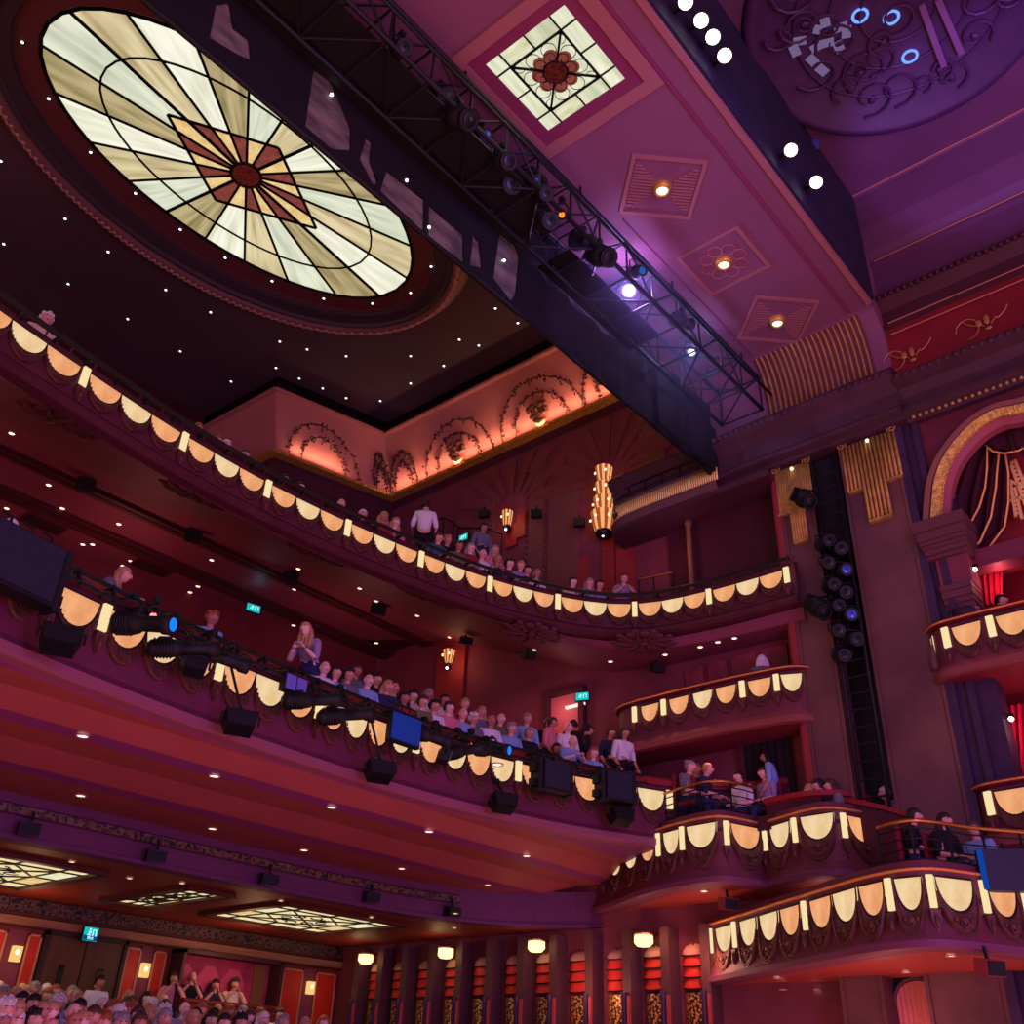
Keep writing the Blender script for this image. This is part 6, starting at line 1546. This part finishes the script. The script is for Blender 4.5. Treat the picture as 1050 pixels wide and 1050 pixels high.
def person(head, face, kind='sit', hair='brown', style='short', top='grey', label='', group=None, skin=0, scale=PS, legs='navy'):
    me, sh, tr, hc = BOD[kind]; f = Vector((face[0], face[1], 0)).normalized(); rz = math.atan2(f.y, f.x)+PI/2
    o = bpy.data.objects.new('person', me); COL.objects.link(o)
    M = Matrix.Rotation(rz, 3, 'Z'); o.location = Vector(head)-M@(hc*scale); o.rotation_euler = (0,0,rz); o.scale = (scale,)*3
    o.material_slots[0].link = 'OBJECT'; o.material_slots[0].material = SKINS[skin % 4]
    tag(o, label, 'person', group)
    key = (style, kind)
    if key not in HAIRM: HAIRM[key] = make_hair(style, hc)
    for nm, m, mm in (('hair', HAIRM[key], mat('hair_'+hair, HC[hair], .6)), ('shirt', sh, mat('cloth_'+top.replace(' ','_'), TC[top], .85)), ('trousers', tr, mat('cloth_'+legs, TC[legs], .85))):
        c = bpy.data.objects.new(nm, m); COL.objects.link(c); c.parent = o; c.material_slots[0].link = 'OBJECT'; c.material_slots[0].material = mm
    return o
STAGE = lambda p: (-p[0]*.35+.3, -p[1], 0)
rp_ = random.Random(21)
hairs = [(h,s) for h in ('grey','white','dark','brown','blonde','ginger') for s in ('short','long','bald','curly')]
combos = [(h,s,t_) for h,s in hairs for t_ in TC if not (s == 'bald' and h in ('ginger','blonde'))]
def words_of(h, s): return {'short':f'short {h} hair','long':f'long {h} hair','bald':f'bald {h}-fringed head','curly':f'curly {h} hair'}[s]
# ---- stalls crowd
cs = combos[:]; rp_.shuffle(cs)
ST = []
for row, (y0, dy, n, x0, x1) in enumerate(((1012,.08,15,-5,215),(1019,.08,19,-8,290),(1027,.07,18,-10,340),(1036,.05,14,-10,260),(1046,.03,9,-10,150))):
    for k in range(n):
        x = x0+(x1-x0)*(k+.5+rp_.uniform(-.35,.35))/n; y_ = y0+x*dy+rp_.uniform(-2,2)
        if not (86 < x < 122 and y_ < 1031) and not (172 < x < 250 and y_ < 1033): ST.append((x, y_, row))
for i,(x,y,row) in enumerate(ST):
    h, s, tp = cs[i]; d = ray(x,y); den = .0915*d.y-d.z
    k = .44/den if den > 0 else 18
    p = d*k
    if p.y < 9.6: p = d*(9.6/d.y)
    if p.y > 15.6: p = d*(15.3-row*1.0)/d.y if False else d*((15.2-row*1.1)/d.y)
    person(p, STAGE(p), 'sit', h, s, tp, f'person with {words_of(h,s)} and {tp} top in the stalls crowd', 'stalls audience', i)
p = at(103,1007,'y',15.9); person(p, (-.1,-1,0), 'stand', 'dark', 'short', 'white', 'dark-haired man in a white shirt standing by the stalls double doors', None, 2)
for (x,y),h,s,tp,w in (((179,1003),'brown','short','pink','leftmost, in pink'),((197,1002),'dark','bald','black','second, in black with a hand at the mouth'),((221,1010),'dark','long','navy','third, with long dark hair'),((241,1009),'brown','curly','cream','rightmost, with curly brown hair')):
    p = at(x,y,'y',16.22); person(p, (-.4,-1,0), 'arms', h, s, tp, f'person leaning on the viewing window counter, {w}', 'people in the viewing window', 1)
# ---- dress circle
def behind(px, py, curve, back):
    """the point on the line of sight that lies a given distance behind a balcony front"""
    d = ray(px,py); best = None
    for i in range(700, 2400):
        q = d*(i*.01); m_ = min(((a-Vector((q.x,q.y,0))).dot(Vector((-n[0],-n[1],0)))*-1, (a-Vector((q.x,q.y,0))).length) for a, n in zip(curve.p[::4], curve.n[::4])) if False else None
        k = min(range(0, len(curve.p), 3), key=lambda j: (curve.p[j].x-q.x)**2+(curve.p[j].y-q.y)**2)
        sd = (curve.p[k].x-q.x)*curve.n[k][0]+(curve.p[k].y-q.y)*curve.n[k][1]
        if sd >= back: return q
    return d*16
cs = combos[:]; rp_.shuffle(cs); ci = 0
DCH = [(10,541,.35),(218,634,.5),(333,685,.5),(345,690,.5),(358,692,.6),(366,688,1.2),(378,698,.5),(387,697,1.1),(398,704,.5),(415,716,.5),(424,714,1.2),(434,720,.6),(446,724,.6),(456,718,1.3),(461,726,.6),(475,732,.6),(486,737,.6),(504,739,.7),(514,737,1.3),(525,747,.6),(543,752,.5),(571,768,1.1),(583,746,1.6),(477,722,1.5),(405,706,1.3),(440,712,1.6),(609,772,.7),(563,742,1.8),(494,730,1.5)]
for x,y,b in DCH:
    h, s, tp = cs[ci]; ci += 1; p = behind(x,y,DC,max(b,.68)); person(p, STAGE(p), 'sit', h, s, tp, f'person with {words_of(h,s)} and {tp} top behind the dress circle rail', 'dress circle audience', ci)
p = behind(127,590,DC,.6); person(p, (.8,-.6,0), 'lean', 'blonde', 'long', 'grey', 'person with long blonde hair bowed behind the dress circle rail near the red lamp', None, 0)
p = behind(313,645,DC,.75); person(p, (-.9,-.45,0), 'bend', 'blonde', 'long', 'lilac', 'standing woman with long blonde hair and a lilac top leaning on the dress circle rail', None, 3)
p = behind(541,737,DC,1.0); person(p, (-.5,-1,0), 'stand', 'grey', 'short', 'pale blue', 'grey-haired man in a blue shirt standing behind the dress circle rail left of the doorway', None, 1)
p = behind(588,760,DC,.75); person(p, (-.4,-1,0), 'lean', 'grey', 'bald', 'pale blue', 'bald man in a pale blue shirt leaning over the rail above the dark speakers', None, 3)
p = behind(567,741,DC,1.5); person(p, (.3,-1,0), 'stand', 'brown', 'short', 'pink', 'person in a pink top standing just left of the lit doorway', None, 2)
p = at(588,744,'x',13.3); person(p, (.8,.5,0), 'stand', 'dark', 'short', 'black', 'person in black standing in front of the lit doorway', None, 2, legs='black')
p = at(603,749,'x',13.4); person(p, (.6,-.5,0), 'stand', 'dark', 'curly', 'black', 'dark-haired person in black right of the lit doorway', None, 1, legs='black')
p = at(627,752,'x',13.45); person(p, (-.3,-1,0), 'stand', 'dark', 'short', 'navy', 'person in a navy jacket standing below the small box front', None, 1, legs='black')
p = at(641,752,'x',13.1); person(p, (-.2,-.6,0), 'stand', 'dark', 'long', 'white', 'woman with long dark hair in a white top walking behind the rail by the terrace', None, 2, legs='black')
# ---- upper circle
UCH = [(48,327,.3),(203,440,.3),(223,453,.35),(232,457,.4),(251,467,.35),(292,492,.35),(308,500,.35),(350,517,.35),(372,528,.3),(394,530,.35),(406,536,.4),(450,552,.35),(459,554,.8),(471,560,.4),(483,562,.5),(495,568,.4),(508,564,.8),(511,573,.4),(523,578,.4),(534,580,.5),(541,585,.4),(551,588,.35),(588,597,.4),(605,598,.45),(615,600,.4)]
cs = combos[:]; rp_.shuffle(cs); ci = 0
for x,y,b in UCH:
    h, s, tp = cs[ci]; ci += 1; p = behind(x,y,UC,max(b,.68)); person(p, STAGE(p), 'sit', h, s, tp, f'person with {words_of(h,s)} and {tp} top behind the upper circle rail', 'upper circle audience', ci)
p = behind(437,520,UC,.9); person(p, (.6,.6,0), 'stand', 'dark', 'bun', 'white', 'dark-haired person in a white top standing in the upper circle below the cove corner', None, 1, legs='black')
p = behind(496,541,UC,2.3); person(p, (-.3,-1,0), 'stand', 'dark', 'short', 'grey', 'person in a grey coat standing by the stair rail in the upper circle', None, 2)
p = behind(640,593,UC,.8); person(p, (-.7,-.7,0), 'lean', 'brown', 'short', 'lilac', 'man in a lilac top leaning on the upper circle rail below the tall wall lamp', None, 0)
# ---- terraces and boxes
def chair(loc, rz, label, g='red terrace chairs'):
    t = thing('terrace_chair', label, 'chair', loc, rz, g); R_ = mat('chair_plush',(.45,.08,.12),.8)
    mb = MB(); mb.box(-.19,.19,-.19,.19,.34,.42); mb.build('seat', R_, t, bevel=.02)
    mb = MB(); mb.box(-.19,.19,.16,.22,.42,.85); mb.build('backrest', R_, t, bevel=.02)
    for sx in (-1,1):
        for sy in (-1,1): mb = MB(); mb.box(sx*.17-.015,sx*.17+.015,sy*.17-.015,sy*.17+.015,0,.34); mb.build('leg', BLACKM, t)
TP = [(708,786,13.2,'grey','bun','grey',(-.1,-1,0),'woman with a grey bun and patterned grey top seated at the terrace balustrade','sit'),(726,789,13.4,'blonde','short','navy',(.3,-1,0),'blonde person in a dark top seated second along the terrace balustrade','sit'),
      (757,797,13.38,'dark','short','white',(-.9,.2,0),'dark-haired boy in a white patterned shirt seated on the terrace','sit'),(782,793,13.62,'brown','short','lilac',(-.9,.35,0),'boy in a pale shirt seated rightmost behind the terrace balustrade','sit'),
      (714,789,13.7,'blonde','long','black',(-.3,-1,0),'long-haired blonde person seated in the second row of the terrace','sit')]
for x,y,X,h,s,tp,fc,lab,kd in TP:
    p = at(x,y,'x',X); o = person(p, fc, kd, h, s, tp, lab, None, 0)
    print('T1 seat', o.location.z); chair((p.x, p.y+.02, o.location.z+.02), o.rotation_euler[2], 'red plush chair under the '+lab.split(' seated')[0])
p = at(785,776,'x',13.75); person(p, (-.3,1,0), 'stand', 'dark', 'long', 'pale blue', 'woman with long dark hair and a pale blue top standing by the black curtained doorway', None, 2)
for x,y,h,s,tp,lab in ((830,811,'blonde','short','cream','blonde person just showing over the red terrace parapet'),(839,806,'dark','short','black','dark-haired person seen behind the red terrace parapet'),(851,806,'brown','long','grey','brown-haired person laughing behind the red terrace parapet'),(877,814,'ginger','short','pink','ginger-haired person low behind the red terrace parapet'),(907,814,'white','short','lilac','white-haired person at the end of the red terrace parapet')):
    p = at(x,y,'x',13.36 if x < 870 else 13.8) if x < 900 else at(x,y,'x',13.78); person(p, (-.6,.8,0), 'sit' if 835 < x < 870 else 'stand', h, s, tp, lab, None, 1)
for x,y,X,h,s,tp,fc,lab in ((938,837,12.45,'dark','short','black',(.2,-1,0),'man in black seated leftmost at the lower terrace balustrade'),(969,842,12.4,'dark','long','black',(-.4,-1,0),'woman in black with long dark hair seated at the lower terrace balustrade'),(998,850,12.62,'brown','short','pale blue',(-.9,.2,0),'person in a blue patterned shirt seated rightmost at the lower terrace balustrade')):
    p = at(x,y,'x',X); o = person(p, fc, 'sit', h, s, tp, lab, None, 1); print('T2 seat', o.location.z); chair((p.x,p.y+.02,o.location.z+.02), o.rotation_euler[2], 'red plush chair under the '+lab.split(' seated')[0])
p = at(781,678,'x',13.75); person(p, (.7,.5,0), 'sit', 'white', 'long', 'grey', 'person with long white hair seated in the small box beside the columns', None, 0)
p = at(982,620,'x',13.75); person(p, (-.5,-1,0), 'sit', 'white', 'bald', 'lilac', 'pale-headed person in shadow in the box under the arch', None, 3)
p = at(1027,616,'x',13.8); person(p, (-.3,-1,0), 'sit', 'dark', 'short', 'black', 'dark-haired person beside the crimson curtain in the box under the arch', None, 1)
# ================================================================== LIGHT
W = bpy.data.worlds.new('world'); SC.world = W; W.use_nodes = True; nt = W.node_tree; nt.nodes.clear()
o = nt.nodes.new('ShaderNodeOutputWorld'); bg = nt.nodes.new('ShaderNodeBackground'); tc = nt.nodes.new('ShaderNodeTexCoord'); sp = nt.nodes.new('ShaderNodeSeparateXYZ')
nt.links.new(tc.outputs['Generated'], sp.inputs[0])
r = nt.nodes.new('ShaderNodeValToRGB'); r.color_ramp.elements[0].position = .0; r.color_ramp.elements[0].color = (1.0,.36,.27,1); r.color_ramp.elements[1].position = 1; r.color_ramp.elements[1].color = (.20,.13,.22,1)
e = r.color_ramp.elements.new(.5); e.color = (.43,.215,.29,1); e = r.color_ramp.elements.new(.35); e.color = (.66,.26,.28,1)
mr = nt.nodes.new('ShaderNodeMapRange'); mr.inputs['From Min'].default_value = -1; mr.inputs['From Max'].default_value = 1
nt.links.new(sp.outputs['Z'], mr.inputs['Value']); nt.links.new(mr.outputs[0], r.inputs['Fac']); nt.links.new(r.outputs['Color'], bg.inputs['Color']); bg.inputs['Strength'].default_value = 1.38; nt.links.new(bg.outputs[0], o.inputs['Surface'])
# hidden strip lamps in the cove ledge
def strip_lamp(a, b, energy, up):
    a = Vector(a); b = Vector(b); c = (a+b)/2; L = (b-a).length
    l = lamp('cove_strip','AREA', c, energy, (1,.46,.27), L, sizey=.05); x = (b-a).normalized(); z = -Vector(up).normalized(); y = z.cross(x).normalized(); x = y.cross(z)
    l.rotation_euler = Matrix((x,y,z)).transposed().to_euler()
strip_lamp((13.70,7.6,12.79),(13.70,16.2,12.79), 62, (-.5,0,.85))
strip_lamp((13.7,16.24,12.79),(11.0,16.90,12.79), 20, (-.1,-.5,.85))
# stage wash: blue-violet light spilling out of the proscenium
lamp('stage_wash','AREA', (3,-5,6.5), 380, (.50,.22,1.0), 5, (11,6,8))
lamp('stage_footlight','AREA', (4,-5,.6), 700, (.42,.14,1.0), 4, (9,9,3.2))
lamp('stage_purple','SPOT', (5,-3,2.5), 7000, (.40,.20,1.0), .25, (12.2,1.3,13.6), .30)
lamp('stage_blue','SPOT', (2,-4,5), 2200, (.16,.20,1.0), .3, (9.5,6.3,10.6), .5)
# burning lamps
q = at(645,298,'y',6.5); d = (-q).normalized(); lamp('bridge_lamp','POINT', q+d*.26, 130, (.55,.30,1.0), .1)
q = at(709,361,'y',6.45); d = (-q).normalized(); lamp('bridge_lamp','POINT', q+d*.24, 24, (.35,.42,1.0), .06)
q = Vector((13.5,9.78,10.2)); lamp('wall_lamp_light','POINT', q, 14, (1,.40,.18), .2)
q = Vector((13.5,12.42,10.75)); lamp('wall_lamp_light','POINT', q, 5, (1,.42,.2), .1)
q = at(462,676,'x',13.55); lamp('wall_lamp_light','POINT', q, 6, (1,.40,.22), .1)
# glow of the laylights
lamp('laylight_light','AREA', (5.75,11.81,13.85), 30, (1,.88,.65), 5, (5.75,11.81,0), sizey=2.5)
lamp('laylight_light','AREA', (6.26,5.1,11.4), 8, (1,.9,.7), 1.2, (6.26,5.1,0))
for cx in (5.85,10.95): lamp('laylight_light','AREA', (cx,14.2,2.2), 14, (1,.82,.55), 1.8, (cx,14.2,0))
# added fill lamps without fixtures, brightening circles, terraces and rear stalls
for x,y,z,e,c in ((3,15.2,7.0,30,(1,.32,.26)),(7,15.4,7.2,30,(1,.32,.26)),(11.5,14.6,6.9,26,(1,.32,.28)),(12.9,10.5,5.6,10,(1,.32,.34)),(7,15.6,1.7,14,(1,.52,.28)),(11,15.4,1.7,14,(1,.52,.28)),(13.2,10.0,1.4,20,(1,.42,.30)),(13.4,7.8,1.7,16,(1,.42,.30)),(13.3,5.9,2.2,5,(1,.42,.30)),(12.6,5.0,.6,12,(1,.38,.3)),(13.3,8.0,8.4,5,(1,.3,.5))):
    lamp('fill_light','POINT', (x,y,z), e, c, .15)
# house downlights
for x,y,z,e,c in ((5,15,8.1,16,(1,.35,.25)),(9,15,8.2,16,(1,.35,.25)),(12.5,12,7.4,14,(1,.3,.25)),(13,8.5,6.4,10,(1,.3,.4)),(13.4,7.5,4.6,2,(1,.3,.4)),(13.3,8.5,2.4,12,(1,.35,.25)),(13,5,1.4,6,(1,.3,.3)),(8,10.8,2.7,0,(1,.4,.3))):
    if e: lamp('house_downlight','SPOT', (x,y,z), e*3, c, .1, (x,y,z-3), 2.4)
SC.view_settings.exposure = 0.0
SC.cycles.use_denoising = True
SC.cycles.max_bounces = 5; SC.cycles.diffuse_bounces = 3; SC.cycles.glossy_bounces = 2; SC.cycles.transmission_bounces = 2; SC.cycles.sample_clamp_indirect = 4

# theatrical haze hanging round the lighting bridge
hz = bpy.data.materials.new('stage_haze'); hz.use_nodes = True; nt = hz.node_tree; nt.nodes.clear()
o = nt.nodes.new('ShaderNodeOutputMaterial'); v = nt.nodes.new('ShaderNodeVolumeScatter'); v.inputs['Color'].default_value = (.55,.62,1,1); v.inputs['Density'].default_value = .07; v.inputs['Anisotropy'].default_value = .2
nt.links.new(v.outputs[0], o.inputs['Volume'])
mb = MB(); mb.box(8.3,12.6,5.6,6.96,9.45,11.4); tag(mb.build('haze', hz), 'thin bluish stage haze drifting round the lighting bridge', 'haze', None, 'stuff')
